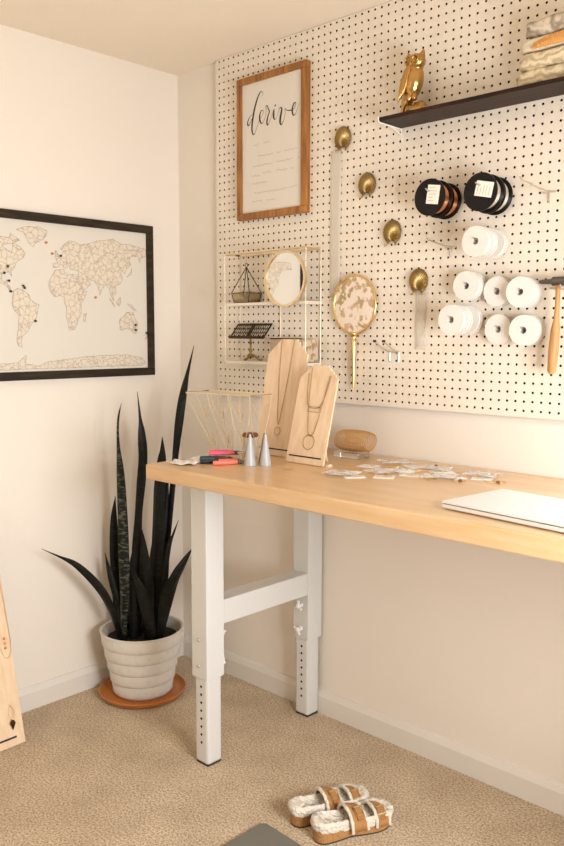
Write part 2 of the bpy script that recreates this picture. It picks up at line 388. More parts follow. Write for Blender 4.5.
# ---------------------------------------------------------------- framed world map
def Y(lon): return -0.553+0.0022*lon
def Zl(lat): return 1.445+0.00295*lat
mp = thing('framed_world_map', 'large antique-style world map in a dark wooden frame stuck with small pins', 'map', (0, -0.575, 1.454))
MY0, MY1, MZ0, MZ1 = -1.005, -0.145, 1.171, 1.737
def lm(x, y, z): return (x, y+0.575, z-1.454)
bm = bmesh.new(); fw = 0.029
for (a, b, c, d) in [(MY0, MY1, MZ1-fw, MZ1), (MY0, MY1, MZ0, MZ0+fw), (MY0, MY0+fw, MZ0+fw, MZ1-fw), (MY1-fw, MY1, MZ0+fw, MZ1-fw)]:
    box(bm, 0.0, 0.022, a+0.575, b+0.575, c-1.454, d-1.454)
link('frame', bm, M_mapfr, mp, bevel=0.002)
link('map_sheet', B(0.002, 0.012, MY0+fw+0.575, MY1-fw+0.575, MZ0+fw-1.454, MZ1-fw-1.454), M_sea, mp)
LAND = {
 'north_america': [(-165,60),(-160,70),(-140,70),(-125,70),(-110,68),(-95,69),(-82,68),(-80,73),(-65,66),(-78,62),(-92,60),(-94,58),(-82,53),(-79,52),(-77,57),(-77,62),(-65,59),(-56,52),(-60,47),(-66,44),(-71,42),(-75,36),(-81,31),(-80,25),(-84,30),(-90,29),(-97,27),(-97,20),(-91,18),(-87,21),(-88,16),(-83,14),(-83,9),(-78,8),(-85,11),(-94,16),(-105,20),(-112,30),(-117,33),(-124,40),(-124,48),(-135,58),(-150,60)],
 'greenland': [(-55,82),(-30,83),(-18,80),(-20,74),(-25,70),(-38,65),(-43,60),(-50,64),(-54,70),(-60,76),(-70,78)],
 'south_america': [(-78,8),(-72,12),(-62,10),(-52,5),(-50,0),(-44,-3),(-35,-6),(-38,-13),(-40,-20),(-48,-27),(-54,-34),(-58,-38),(-65,-42),(-68,-50),(-66,-55),(-73,-53),(-75,-47),(-73,-38),(-71,-30),(-70,-18),(-76,-14),(-81,-6),(-80,0)],
 'africa': [(-6,35),(10,37),(11,33),(20,31),(32,31),(36,24),(43,12),(51,12),(48,5),(41,-3),(40,-15),(35,-21),(32,-28),(27,-34),(18,-35),(15,-27),(12,-18),(13,-10),(9,0),(9,4),(2,6),(-8,4),(-14,9),(-17,14),(-17,21),(-13,27)],
 'eurasia': [(-9,38),(-9,43),(-1,44),(-4,48),(3,51),(8,54),(10,58),(5,60),(12,66),(22,71),(32,70),(42,67),(55,69),(70,73),(85,75),(105,78),(120,73),(140,73),(160,70),(179,68),(170,60),(162,58),(157,51),(155,60),(140,58),(136,53),(140,48),(130,42),(127,36),(122,40),(119,36),(122,30),(117,23),(108,21),(109,12),(105,9),(101,13),(104,1),(98,9),(95,17),(88,22),(80,15),(77,8),(73,19),(67,25),(57,26),(50,30),(56,24),(59,21),(45,13),(40,21),(35,29),(36,36),(27,37),(22,37),(19,42),(13,45),(17,40),(12,38),(4,43),(0,39)],
 'australia': [(114,-22),(122,-18),(130,-12),(136,-12),(137,-16),(142,-11),(146,-19),(153,-26),(150,-37),(145,-39),(138,-35),(130,-32),(118,-35),(115,-33)],
 'borneo': [(109,1),(117,7),(118,1),(115,-4),(110,-3)], 'sumatra': [(95,5),(104,-2),(105,-6),(98,1)], 'new_guinea': [(131,-1),(141,-3),(150,-10),(143,-9),(135,-4)],
 'madagascar': [(44,-16),(50,-14),(47,-25),(44,-24)], 'britain': [(-5,50),(1,52),(-2,57),(-5,58),(-4,54)], 'japan': [(131,32),(140,36),(142,44),(139,38)], 'new_zealand': [(167,-46),(174,-41),(173,-35),(177,-39),(171,-45)],
 'antarctica': [(-165,-77),(-130,-74),(-100,-73),(-75,-73),(-60,-64),(-62,-74),(-40,-77),(-20,-72),(10,-70),(50,-67),(90,-66),(130,-66),(160,-70),(168,-77),(160,-80),(-165,-80)]}
bmL = bmesh.new(); bmC = bmesh.new()
for nm, pl in LAND.items():
    P = [(Y(a)+0.575, Zl(b)-1.454) for a, b in pl]
    Q = []
    for i, p in enumerate(P):
        q = P[(i+1) % len(P)]; L = math.hypot(q[0]-p[0], q[1]-p[1]); k = max(1, int(L/0.010))
        for t in range(k):
            u = t/k; j = 0.0016 if t else 0
            Q.append((p[0]+(q[0]-p[0])*u+random.uniform(-j, j), p[1]+(q[1]-p[1])*u+random.uniform(-j, j)))
    lim = lambda q: (max(MY0+fw+0.577, min(MY1-fw+0.573, q[0])), max(MZ0+fw-1.452, min(MZ1-fw-1.456, q[1])))
    Q = [lim(q) for q in Q]
    vv = [bmL.verts.new((0.0124, a, b)) for a, b in Q]
    for tri in tessellate_polygon([[Vector((a, b, 0)) for a, b in Q]]):
        try: bmL.faces.new([vv[i] for i in tri])
        except ValueError: pass
    n = len(Q)
    for i in range(n):
        a = Vector(Q[i]); b = Vector(Q[(i+1) % n]); d = (b-a)
        if d.length < 1e-5: continue
        d.normalize(); nn = Vector((-d.y, d.x))*0.00055
        bmC.faces.new([bmC.verts.new((0.0130, p.x, p.y)) for p in (a-nn, b-nn, b+nn, a+nn)])
link('map_land', bmL, M_land, mp, recalc=False); link('map_coastline', bmC, M_coast, mp, recalc=False)
pins = [('orange', -0.600, 1.640, 'orange-headed pin stuck in the map just right of Greenland'),
        ('orange', -0.577, 1.604, 'orange-headed pin stuck in the map over the ocean left of Britain'),
        ('black', -0.545, 1.599, 'black pin stuck in the map over Britain'),
        ('orange', -0.406, 1.460, 'orange-headed pin stuck in the map below the tip of India'),
        ('black', -0.232, 1.363, 'upper of two black pins on eastern Australia'),
        ('black', -0.232, 1.344, 'lower of two black pins on eastern Australia'),
        ('black', -0.182, 1.332, 'black pin at the map right edge by New Zealand'),
        ('black', -0.745, 1.551, 'topmost black pin over North America on the map'),
        ('black', -0.758, 1.529, 'leftmost black pin over North America on the map'),
        ('black', -0.742, 1.504, 'black pin over the gulf coast of North America on the map'),
        ('black', -0.691, 1.489, 'upper of two touching black pins over the Caribbean on the map'),
        ('black', -0.686, 1.483, 'lower of two touching black pins over the Caribbean on the map'),
        ('black', -0.737, 1.469, 'black pin over Central America on the map'),
        ('black', -0.649, 1.372, 'black pin on the coast of South America on the map')]
M_pin = {'orange': mat('orange_pin', (0.62, 0.17, 0.02), 0.35), 'black': mat('black_pin', (0.02, 0.015, 0.01), 0.35)}
for c, y, z, lab in pins:
    bm = bmesh.new(); lathe(bm, [(0, 0.007), (0.0042, 0.006), (0.0042, 0.003), (0.0018, 0), (0.0006, -0.002), (0, -0.003)], 10)
    bmesh.ops.transform(bm, matrix=rotm(PI/2, 'Y'), verts=bm.verts[:])
    o = link('map_pin', bm, M_pin[c], None, (0.0145, y, z), smooth=40); tag(o, lab, 'pin', 'pins stuck in the world map')

# ---------------------------------------------------------------- derive sign
SX0, SX1, SZ0, SZ1, SY = 0.368, 0.702, 1.736, 2.226, -0.038
sg = thing('framed_sign', 'wood framed sign reading derive in black script hanging on the pegboard', 'sign', (0.543, PF, 1.9785)); sg.scale = (0.996, 1, 0.996)
def ls(b): return b
bm = bmesh.new(); X = lambda x: x-0.535; Zs = lambda z: z-1.981
fs = 0.023; d0 = 0.0; d1 = SY-0.004-PF
for a, b, c, d in [(SX0, SX1, SZ1-fs, SZ1), (SX0, SX1, SZ0, SZ0+fs), (SX0, SX0+fs, SZ0+fs, SZ1-fs), (SX1-fs, SX1, SZ0+fs, SZ1-fs)]:
    box(bm, X(a), X(b), d1, d0, Zs(c), Zs(d))
link('frame', bm, M_oak, sg, bevel=0.002)
link('sign_panel', B(X(SX0+fs-0.001), X(SX1-fs+0.001), d1+0.008, d0, Zs(SZ0+fs-0.001), Zs(SZ1-fs+0.001)), M_sign, sg)
D1 = [(0.4404,2.096,1),(0.4291,2.0908,2),(0.4189,2.0757,4),(0.4202,2.0627,4),(0.429,2.0667,2),(0.4404,2.0846,1.2)]
D2 = [(0.4923,2.1503,0.8),(0.4948,2.1581,1),(0.4862,2.1668,2),(0.4764,2.1596,4),(0.4629,2.1372,5),(0.4504,2.106,6),(0.4416,2.0697,6),(0.4403,2.0425,5),(0.4477,2.0273,3),(0.4577,2.0354,1.4),(0.4677,2.0548,1),(0.4788,2.075,1),(0.4948,2.0889,1),(0.496,2.0995,1.4),(0.4862,2.1013,2.5),(0.4788,2.0863,5),(0.4813,2.0663,5),(0.4911,2.0588,2),(0.5033,2.0717,1),(0.5106,2.0952,1),(0.5093,2.1112,2),(0.5166,2.1131,2.5),(0.519,2.1053,3),(0.5262,2.0924,4),(0.519,2.0772,4),(0.5142,2.0582,5),(0.5178,2.0484,3),(0.5275,2.0584,1),(0.5394,2.0777,1),(0.5489,2.0966,2),(0.5466,2.0765,6),(0.549,2.0638,4),(0.5573,2.0631,1),(0.5691,2.0807,1),(0.5749,2.0951,2),(0.5854,2.0908,5),(0.5797,2.0666,7),(0.5774,2.0474,6),(0.5844,2.0389,3),(0.596,2.0556,1.2),(0.6018,2.0749,1),(0.5994,2.0883,1.4),(0.6098,2.0815,2),(0.6248,2.0788,3),(0.6385,2.0796,1.5),(0.6497,2.0919,1.5),(0.6486,2.1001,2),(0.6395,2.0954,4),(0.6339,2.0772,5),(0.6386,2.0611,4),(0.6488,2.0625,1.5),(0.6588,2.0799,1),(0.6666,2.0952,0.8)]
D3 = [(0.5515,2.1050,3),(0.5545,2.1075,5),(0.5572,2.109,3)]
bm = bmesh.new(); yy = d1+0.0075
def ribbon(bm, pts, k, y):
    prev = None
    for i, (x, z, wd) in enumerate(pts):
        a = pts[max(0, i-1)]; b = pts[min(len(pts)-1, i+1)]
        d = Vector((b[0]-a[0], b[1]-a[1])); d = d.normalized() if d.length > 1e-9 else Vector((1, 0))
        n = Vector((-d.y, d.x))*wd*k
        v = [bm.verts.new((X(x)+n.x, y, Zs(z)+n.y)), bm.verts.new((X(x)-n.x, y, Zs(z)-n.y))]
        if prev: bm.faces.new((prev[0], prev[1], v[1], v[0]))
        prev = v
for P in (D1, D2, D3): ribbon(bm, cr(P, 5), 0.00062, yy)
link('script_lettering', bm, M_ink, sg, recalc=False)
bm = bmesh.new()
for row in [[(.45,1.991,.478),(.497,1.992,.527)],[(.469,1.95,.545),(.56,1.952,.584),(.595,1.951,.658)],[(.444,1.918,.542),(.56,1.919,.636),(.661,1.918,.67)],[(.437,1.886,.481),(.493,1.89,.536),(.56,1.89,.616),(.625,1.888,.647)],[(.437,1.859,.518)],[(.45,1.825,.613),(.622,1.828,.659)],[(.44,1.796,.493),(.512,1.795,.557)]]:
    for x0, z, x1 in row:
        pts = []; x = x0
        while x < x1:
            pts.append((x, z+random.uniform(-0.0035, 0.0035), 1.1)); x += 0.0028
        ribbon(bm, pts, 0.0006, yy)
link('small_lettering', bm, M_faint, sg, recalc=False)

# ---------------------------------------------------------------- dark shelf, bracket, owl, textiles
shx0, shx1, shy, shz0, shz1 = 1.073, 1.95, -0.134, 1.946, 1.957
sh = thing('wall_shelf', 'dark walnut plank shelf mounted high on the pegboard', 'shelf', (shx0, PF, shz0))
link('plank', B(0, shx1-shx0, shy-PF, 0, 0, 0.011), M_walnut, sh, bevel=0.0015)
for x in (0.006, 0.70):
    bm = T([(x, 0.001, -0.040), (x, -0.004, -0.003), (x, shy-PF+0.004, -0.003), (x, shy-PF-0.002, 0.002), (x, shy-PF-0.002, 0.012)], 0.0022, 6)
    tube(bm, [(x, -0.002, -0.020), (x, -0.055, -0.003)], 0.0018, 6)
    link('bracket', bm, M_white_m, sh, smooth=50)
SHT = shz0+0.011
M_owl = mat('old_gold', (0.50, 0.30, 0.10), 0.3, 1.0, bump=(70, 0.35, 0.003))
owl = thing('owl_figurine', 'shiny gold owl figurine perched on a rock at the left end of the shelf', 'figurine', (1.150, -0.072, SHT), (0, 0, 0))
bm = bmesh.new()
tl = rotm(math.radians(16), 'Y')
ellipsoid(bm, (0.004, 0, 0.095), (0.031, 0.028, 0.052), tl)
ellipsoid(bm, (0.014, -0.004, 0.148), (0.031, 0.027, 0.024))
ellipsoid(bm, (-0.014, 0.004, 0.060), (0.017, 0.016, 0.045), rotm(math.radians(22), 'Y'))
ellipsoid(bm, (-0.030, 0.006, 0.026), (0.009, 0.012, 0.032), rotm(math.radians(18), 'Y'))
for s, a in ((-1, -18), (1, 16)):
    lathe(bm, [(0.010, -0.006), (0.007, 0.006), (0, 0.018)], 10, Tm(0.014+s*0.022, -0.002, 0.166) @ rotm(math.radians(a), 'Y'))
for s in (-1, 1): ellipsoid(bm, (0.012+s*0.009, -0.016, 0.050), (0.007, 0.010, 0.014))
ob = link('body', bm, M_owl, owl, recalc=True)
rm = ob.modifiers.new('remesh', 'REMESH'); rm.mode = 'VOXEL'; rm.voxel_size = 0.0028; rm.use_smooth_shade = True
sm = ob.modifiers.new('smooth', 'SMOOTH'); sm.factor = 0.6; sm.iterations = 3
for s in (-1, 1):
    bm = bmesh.new(); ellipsoid(bm, (0, 0, 0), (0.013, 0.008, 0.048), rotm(math.radians(20), 'Y'))
    for k in range(4): ellipsoid(bm, (-0.012+k*0.006, -0.004 if s < 0 else 0.004, -0.030+k*0.006), (0.0035, 0.004, 0.030), rotm(math.radians(18), 'Y'))
    link('wing', bm, M_owl, owl, (-0.008+(0.0 if s < 0 else 0.006), s*0.024, 0.098), smooth=60)
for s in (-1, 1):
    bm = bmesh.new(); tube(bm, circle((0.016+s*0.0125, -0.028, 0.150), 0.0095, 'y', 16), 0.0026, 6, closed=True)
    e = link('eye', bm, M_owl, owl, smooth=60)
    bm = bmesh.new(); ellipsoid(bm, (0.016+s*0.0125, -0.027, 0.150), (0.004, 0.003, 0.004)); link('pupil', bm, M_brass, e, smooth=60)
bm = bmesh.new(); lathe(bm, [(0, 0.011), (0.0045, 0.006), (0.003, -0.004), (0, -0.010)], 8, Tm(0.016, -0.030, 0.140)); link('beak', bm, M_owl, owl, smooth=60)
bm = bmesh.new()
ellipsoid(bm, (0.020, -0.004, 0.014), (0.036, 0.026, 0.017)); ellipsoid(bm, (0.030, 0, 0.024), (0.020, 0.018, 0.014)); ellipsoid(bm, (0.002, -0.004, 0.016), (0.018, 0.022, 0.018)); 
for v in bm.verts: v.co.z = max(v.co.z, 0); v.co += Vector((random.uniform(-1, 1), random.uniform(-1, 1), 0))*0.0012
link('rock_base', bm, M_owl, owl, smooth=25)

def cushion(bm, cx, cy, z0, lx, ly, hz, wob, seed, n=18):
    rnd = random.Random(seed); ph = [rnd.uniform(0, 6) for _ in range(6)]
    g = bmesh.ops.create_uvsphere(bm, u_segments=36, v_segments=n, radius=1)['verts']
    for v in g:
        x, y, z = v.co; q = lambda t: math.copysign(abs(t)**0.42, t)
        x, y, z = q(x), q(y), q(z)
        z = z*(1+wob*math.sin(5*x+ph[0])*math.cos(4*y+ph[1])+wob*0.6*math.sin(11*x+ph[2]+z*2))
        x = x*(1+wob*0.35*math.sin(6*z+ph[3]))
        v.co = Vector((cx+x*lx/2, cy+y*ly/2, z0+hz/2+max(-1, z)*hz/2))
    return bm
bm = bmesh.new(); cushion(bm, 0, 0, 0, 0.165, 0.088, 0.044, 0.05, 1); cushion(bm, 0.003, 0, 0.041, 0.160, 0.086, 0.045, 0.07, 4)
tx = link('folded_knit', bm, M_knit, None, (1.575, -0.067, SHT), smooth=80)
tag(tx, 'folded cream knitted textile at the bottom of the pile on the shelf', 'textile')
bm = bmesh.new(); cushion(bm, 0, 0, 0, 0.155, 0.084, 0.034, 0.10, 2)
tag(link('white_cloth', bm, mat('white_cotton', (0.72, 0.62, 0.47), 0.9, bump=(90, 0.5, 0.004)), None, (1.578, -0.067, SHT+0.086), smooth=80), 'pale folded cloth with an orange fringe between knit and patterned fabric', 'textile')
wc = COL.objects.get('white_cloth')
bm = bmesh.new()
for k in range(21):
    x = -0.034+k*0.0045; h0 = 0.010+0.012*math.sin(PI*min(1, k/14)*0.5)
    tube(bm, [(x, -0.0445, 0.003), (x+0.001, -0.0475, h0*0.6), (x+0.003, -0.043, h0+0.008)], [0.0022, 0.003, 0.0018], 5)
link('fringe', bm, M_fringe, wc, smooth=60)
bm = bmesh.new(); cushion(bm, 0, 0, 0, 0.150, 0.080, 0.046, 0.16, 3)
tag(link('patterned_fabric', bm, M_print, None, (1.588, -0.067, SHT+0.120), smooth=80), 'taupe and cream patterned fabric bunched on top of the shelf pile', 'textile')

# ---------------------------------------------------------------- brass shell hooks and hanging strips
def make_shell():
    t = thing('shell_hook', '', 'hook', group='brass scallop shell hooks on the pegboard')
    bm = bmesh.new(); N = 49; R = 9; rows = []
    hx, hz = 0.0, -0.026
    for j in range(R+1):
        tt = j/R; row = []
        for i in range(N):
            a = math.radians(-62+304*i/(N-1)); rib = (i % 2)
            rx_, rz_ = 0.0335*math.cos(a)*(1+0.02*rib), 0.0365*math.sin(a)*(1+0.02*rib)
            dome = 0.017*math.sin(PI*min(1, tt*0.93+0.07))**0.7*(0.35+0.65*max(0, math.sin(math.radians(150*i/(N-1)+15))))
            row.append((hx+(rx_-hx)*tt, -0.003-dome-0.0036*rib*tt, hz+(rz_-hz)*tt))
        rows.append(row)
    V = [[bm.verts.new(p) for p in row] for row in rows[1:]]; c = bm.verts.new((hx, -0.006, hz))
    for i in range(N-1): bm.faces.new((c, V[0][i], V[0][i+1]))
    for j in range(R-1):
        for i in range(N-1): bm.faces.new((V[j][i], V[j+1][i], V[j+1][i+1], V[j][i+1]))
    o = link('shell', bm, M_brass, t, smooth=25)
    s = o.modifiers.new('solid', 'SOLIDIFY'); s.thickness = 0.002
    for q in (-1, 1):
        bm = T([(q*0.012, -0.004, -0.026), (q*0.014, -0.008, -0.034), (q*0.017, -0.012, -0.040), (q*0.021, -0.016, -0.038)], [0.003, 0.003, 0.0026, 0.0032], 8)
        link('prong', bm, M_brass, t, smooth=60)
    link('back_plate', B(-0.012, 0.012, -0.0045, 0, -0.026, 0.022), M_brass, t, bevel=0.001)
    return t
sh0 = make_shell()
SHL = [(0.843, 1.952, 'topmost brass scallop shell hook, beside the framed sign'), (0.943, 1.798, 'second brass scallop shell hook from the top of the diagonal row'),
       (1.043, 1.644, 'third brass scallop shell hook, left of the black wire spools'), (1.143, 1.492, 'lowest brass scallop shell hook of the diagonal row')]
for i, (x, z, lab) in enumerate(SHL):
    if i == 0: sh0.location = (x+0.010, PF, z); sh0['label'] = lab
    else: dup(sh0, (x+0.010, PF, z-0.002), label=lab)
def strip(x0, x1, z0, z1, lab):
    bm = bmesh.new(); rows = []; n = 30
    for k in range(n+1):
        t = k/n; z = z1+(z0-z1)*t; wob = 0.001*math.sin(9*t)
        rows.append([bm.verts.new((x0+(x1-x0)*u+wob, -0.002-0.0012*math.sin(PI*u)-0.001*math.sin(t*7+u*3)**2, z)) for u in (0, .25, .5, .75, 1)])
    for k in range(n):
        for j in range(4): bm.faces.new((rows[k][j], rows[k][j+1], rows[k+1][j+1], rows[k+1][j]))
    o = link('plastic_sleeve', bm, M_frost, None, (0, PF, 0), smooth=60)
    s = o.modifiers.new('solid', 'SOLIDIFY'); s.thickness = 0.0004
    tag(o, lab, 'sleeve')
strip(0.800, 0.846, 1.45, 1.921, 'long frosted clear strip hanging under the topmost shell hook')
strip(1.142, 1.182, 1.285, 1.462, 'short frosted clear strip hanging under the lowest shell hook')

# ---------------------------------------------------------------- hand mirror with floral back
hm = thing('hand_mirror', 'gold rimmed oval hand mirror with floral back hanging on the pegboard', 'hand mirror', (0.915, PF-0.0075, 1.425))
rx, rz = 0.085, 0.092
bm = bmesh.new(); M = rotm(PI/2, 'X') @ Matrix.Diagonal((1, rz/rx, 1, 1))
lathe(bm, [(0, 0.004), (0.040, 0.010), (rx-0.003, 0.007), (rx-0.003, 0.001), (0, 0.001)], 48, M)
link('floral_back', bm, M_floral, hm, smooth=40)
bm = bmesh.new(); tube(bm, circle((0, -0.006, 0), rx, 'y', 48, rz), 0.0042, 8, closed=True); link('rim', bm, M_gold, hm, smooth=60)
zb = -rz
link('handle', T(cr([(0, -0.006, zb+0.004), (0, -0.007, zb-0.010), (0, -0.007, zb-0.022), (0, -0.007, zb-0.06), (0, -0.007, zb-0.12), (0, -0.006, zb-0.165), (0, -0.006, zb-0.182)], 4),
     [0.010+0.002*math.sin(i) if i < 4 else (0.0065 if i < 8 else (0.0085 if i < 12 else max(0.0016, 0.0085-0.0075*(i-12)/12))) for i in range(25)], 10), M_gold, hm, smooth=60)

# ---------------------------------------------------------------- wire wall unit and what stands in it
ux0, ux1, uy, uz0, uz1 = 0.370, 0.762, -0.095, 1.228, 1.612; umid = 0.577; zs1 = 1.433
un = thing('wire_wall_unit', 'two-tier pale wire wall shelf on the pegboard beneath the sign', 'shelf', (ux0, PF, uz0))
def lu(x, y, z): return (x-ux0, y-PF, z-uz0)
bm = bmesh.new(); yb = PF-0.003
for x, yq in [(ux0, uy), (ux1, uy), (ux0, yb), (ux1, yb), (umid, yb)]: tube(bm, [lu(x, yq, uz0), lu(x, yq, uz1)], 0.0018, 6)
tube(bm, [lu(umid, uy, zs1), lu(umid, uy, uz1)], 0.0018, 6)
for z in (uz0, zs1):
    tube(bm, [lu(ux0, uy, z), lu(ux1, uy, z), lu(ux1, yb, z), lu(ux0, yb, z)], 0.0018, 6, closed=True)
link('frame', bm, mat('pale_wire', (0.80, 0.68, 0.52), 0.4, 0.3), un, smooth=60)
bm = bmesh.new(); tube(bm, [lu(ux0, uy, uz1), lu(ux1, uy, uz1), lu(ux1, yb, uz1), lu(ux0, yb, uz1)], 0.0034, 8, closed=True)
link('top_rail', bm, M_goldp, un, smooth=60)
for z in (uz0, zs1):
    link('shelf_board', B(ux0-ux0+0.002, ux1-ux0-0.002, uy-PF-0.002, -0.002, z-uz0-0.004, z-uz0+0.006), mat('shelf_white', (0.80, 0.72, 0.60), 0.5) if z == uz0 else COL.objects['shelf_board'].data.materials[0], un, bevel=0.001)
# terrarium
te = thing('glass_terrarium', 'small pyramid brass-and-glass terrarium with dark air plant on upper wire shelf', 'terrarium', (0.440, -0.055, zs1+0.006))
a, b, hh = 0.058, 0.036, 0.036; A_ = 0.050
top = (0, 0, 0.128)
base4 = [(-0.037, -0.026, 0), (0.037, -0.026, 0), (0.037, 0.026, 0), (-0.037, 0.026, 0)]; mid4 = [(-0.046, -0.030, hh), (0.046, -0.030, hh), (0.046, 0.030, hh), (-0.046, 0.030, hh)]
bm = bmesh.new(); r = 0.0016
tube(bm, [Vector(p)+Vector((0, 0, r)) for p in base4], r, 6, closed=True); tube(bm, mid4, r, 6, closed=True)
for p, q in zip(base4, mid4): tube(bm, [Vector(p)+Vector((0, 0, r)), q], r, 6); tube(bm, [q, top], r, 6)
tube(bm, circle((0, 0, 0.134), 0.007, 'y', 14), 0.0013, 5, closed=True)
link('wire_frame', bm, M_darkbr, te, smooth=60)
bm = bmesh.new()
vb = [bm.verts.new(Vector(p)+Vector((0, 0, 0.003))) for p in base4]; vm = [bm.verts.new(Vector(p)*0.985) for p in mid4]
for i in range(4): bm.faces.new((vb[i], vb[(i+1) % 4], vm[(i+1) % 4], vm[i]))
bm.faces.new(vb)
link('glass_panes', bm, mat('amber_glass', (0.40, 0.29, 0.13), 0.12, alpha=0.5), te)
link('pebbles', B(-0.035, 0.035, -0.024, 0.024, 0.003, 0.014), mat('moss_pebbles', (0.30, 0.22, 0.10), 0.9, bump=(200, 1, 0.01)), te)
bm = bmesh.new()
for k in range(26):
    an = random.uniform(0, 2*PI); el = random.uniform(0.5, 1.45); L = random.uniform(0.028, 0.052)
    d = Vector((math.cos(an)*math.cos(el)*0.9, math.sin(an)*math.cos(el)*0.5, math.sin(el)))
    tube(bm, [(0, 0, 0.012), Vector((0, 0, 0.012))+d*L*0.6, Vector((0, 0, 0.012))+d*L+Vector((0, 0, -0.004))], [0.0022, 0.0017, 0.0003], 4)
link('air_plant', bm, mat('air_plant_leaf', (0.012, 0.010, 0.005), 0.6), te)
link('hanging_chain', T([(0, 0, 0.140), (0, 0.001, 0.155), (0, 0.0, 0.1705)], 0.0008, 5), M_copper, te)
# round mirror
mi = thing('round_mirror', 'round gold framed mirror reflecting the map at the front of the wire unit', 'mirror', (0.684, -0.1090, 1.513), (0, 0, math.radians(1.0)))
bm = bmesh.new(); lathe(bm, [(0.0, 0), (0.087, 0), (0.087, 0.003), (0, 0.003)], 48, rotm(PI/2, 'X')); link('mirror_glass', bm, M_mirror, mi, smooth=30)
bm = bmesh.new(); lathe(bm, [(0.0855, -0.002), (0.0855, 0.009), (0.0925, 0.009), (0.0925, -0.002)], 56, rotm(PI/2, 'X'), close=True); link('rim', bm, M_goldp, mi, smooth=30)
# music stand
ms = thing('miniature_music_stand', 'miniature dark bronze music stand with pierced book rest on lower wire shelf', 'music stand', (0.462, -0.056, uz0+0.006))
prof = [(0.0, 0.0), (0.010, 0.010), (0.007, 0.016), (0.004, 0.022), (0.0075, 0.030), (0.004, 0.038), (0.0035, 0.052), (0.007, 0.058), (0.0035, 0.064), (0.003, 0.088), (0, 0.089)]
bm = bmesh.new(); lathe(bm, prof, 14, Tm(0, 0, 0.006)); link('stem', bm, M_brass, ms, smooth=50)
for k in range(3):
    an = PI*1.5+k*2*PI/3; c, s = math.cos(an), math.sin(an)
    link('foot', T(cr([(0, 0, 0.022), (c*0.014, s*0.012, 0.020), (c*0.030, s*0.020, 0.008), (c*0.044, s*0.028, 0.004), (c*0.050, s*0.031, 0.007)], 4), [0.004]*8+[0.003]*8+[0.0036], 7), M_brass, ms, smooth=60)
bm = bmesh.new()
P0 = Vector((0, -0.020, 0.082)); ux = Vector((1, 0, 0)); uz_ = Vector((0, 0.045, 0.054)).normalized(); nn = ux.cross(uz_)
Mx = Matrix((ux, -nn, uz_)).transposed().to_4x4(); Mx.translation = P0
W2 = 0.088; HH = 0.066
for q in (-1, 1):
    x0, x1 = (0.003, W2) if q > 0 else (-W2, -0.003)
    for c in [(x0, x1, 0, 0.006), (x0, x1, HH-0.006, HH), (x0, x0+0.006, 0, HH), (x1-0.006, x1, 0, HH)]:
        box(bm, c[0], c[1], -0.0015, 0.0015, c[2], c[3], Mx)
    n = 7
    for k in range(n):
        cx = x0+0.009+(x1-x0-0.018)*k/(n-1)
        for jz in range(3):
            tube(bm, [Mx @ Vector(p) for p in circle((cx, 0, 0.015+0.018*jz), 0.0062, 'y', 9, 0.0085)], 0.0015, 4, closed=True)
box(bm, -0.003, 0.003, -0.002, 0.002, 0, HH, Mx); box(bm, -W2, W2, -0.010, 0.001, -0.003, 0, Mx)
link('book_rest', bm, M_darkbr, ms)
# small pictures on lower shelf
bm = B(-0.078, 0.078, -0.004, 0.004, 0, 0.080)
t = thing('small_brown_picture', 'small brown backed card standing behind the tall wooden display', 'card', (0.622, -0.040, uz0+0.006))
link('card', B(-0.072, 0.072, -0.002, 0.002, 0.0, 0.078), mat('taupe_card', (0.50, 0.36, 0.24), 0.7), t); link('top_edge', B(-0.074, 0.074, -0.003, 0.003, 0.078, 0.082), M_walnut, t)
t = thing('floral_glass_frame', 'small square glass frame with pressed floral print, right end of lower wire shelf', 'picture frame', (0.733, -0.040, uz0+0.006))
link('print', B(-0.032, 0.032, -0.001, 0.001, 0.003, 0.078), M_floral, t)
bm = bmesh.new(); tube(bm, [(-0.034, 0, 0.0015), (0.027, 0, 0.0015), (0.027, 0, 0.081), (-0.034, 0, 0.081)], 0.0015, 6, closed=True); link('edging', bm, M_goldp, t)

# ---------------------------------------------------------------- peg hooks, spools, hammer
def hook(x, z, L, lab, rise=0.012, ups=0.006, two=False):
    t = thing('peg_hook', lab, 'hook', (x, PF, z), group='wire peg hooks on the pegboard')
    for dx in ((0, -0.034) if two else (0,)):
        link('prong', T([(dx, 0.0, 0), (dx, -L*0.4, rise*0.3), (dx, -L*0.93, rise), (dx, -L, rise+ups)], 0.0023, 8), M_zinc, t, smooth=60)
        if two: link('tip', B(dx-0.004, dx+0.004, -L-0.004, -L+0.004, rise+ups-0.002, rise+ups+0.005), M_black, t, bevel=0.001)
    bm = bmesh.new()
    w_ = 0.017
    tube(bm, [(-w_-(0.017 if two else 0), -0.003, 0), (w_-(0.017 if two else 0), -0.003, 0)], 0.0022, 6); tube(bm, [(0, -0.003, 0), (0, -0.003, -0.028)], 0.0022, 6)
    if two: tube(bm, [(-0.034, -0.003, 0), (-0.034, -0.003, -0.028)], 0.0022, 6)
    link('back_wire', bm, M_zinc, t, smooth=60); return t
hook(1.262, 1.581, 0.130, 'empty single wire peg hook left of the top white spools')
hook(1.558, 1.704, 0.165, 'empty single wire peg hook at far right beside the black spools')
hook(1.085, 1.275, 0.083, 'double prong peg hook with black tips right of the hand mirror', 0.030, 0.003, two=True)
def spool_mesh(bm, R, W, rc, hole, lip=0.002, mi=0):
    return lathe(bm, [(hole, 0), (R, 0), (R, lip), (rc, lip+0.001), (rc, W-lip-0.001), (R, W-lip), (R, W), (hole, W)], 40, rotm(PI/2, 'X'), close=True)
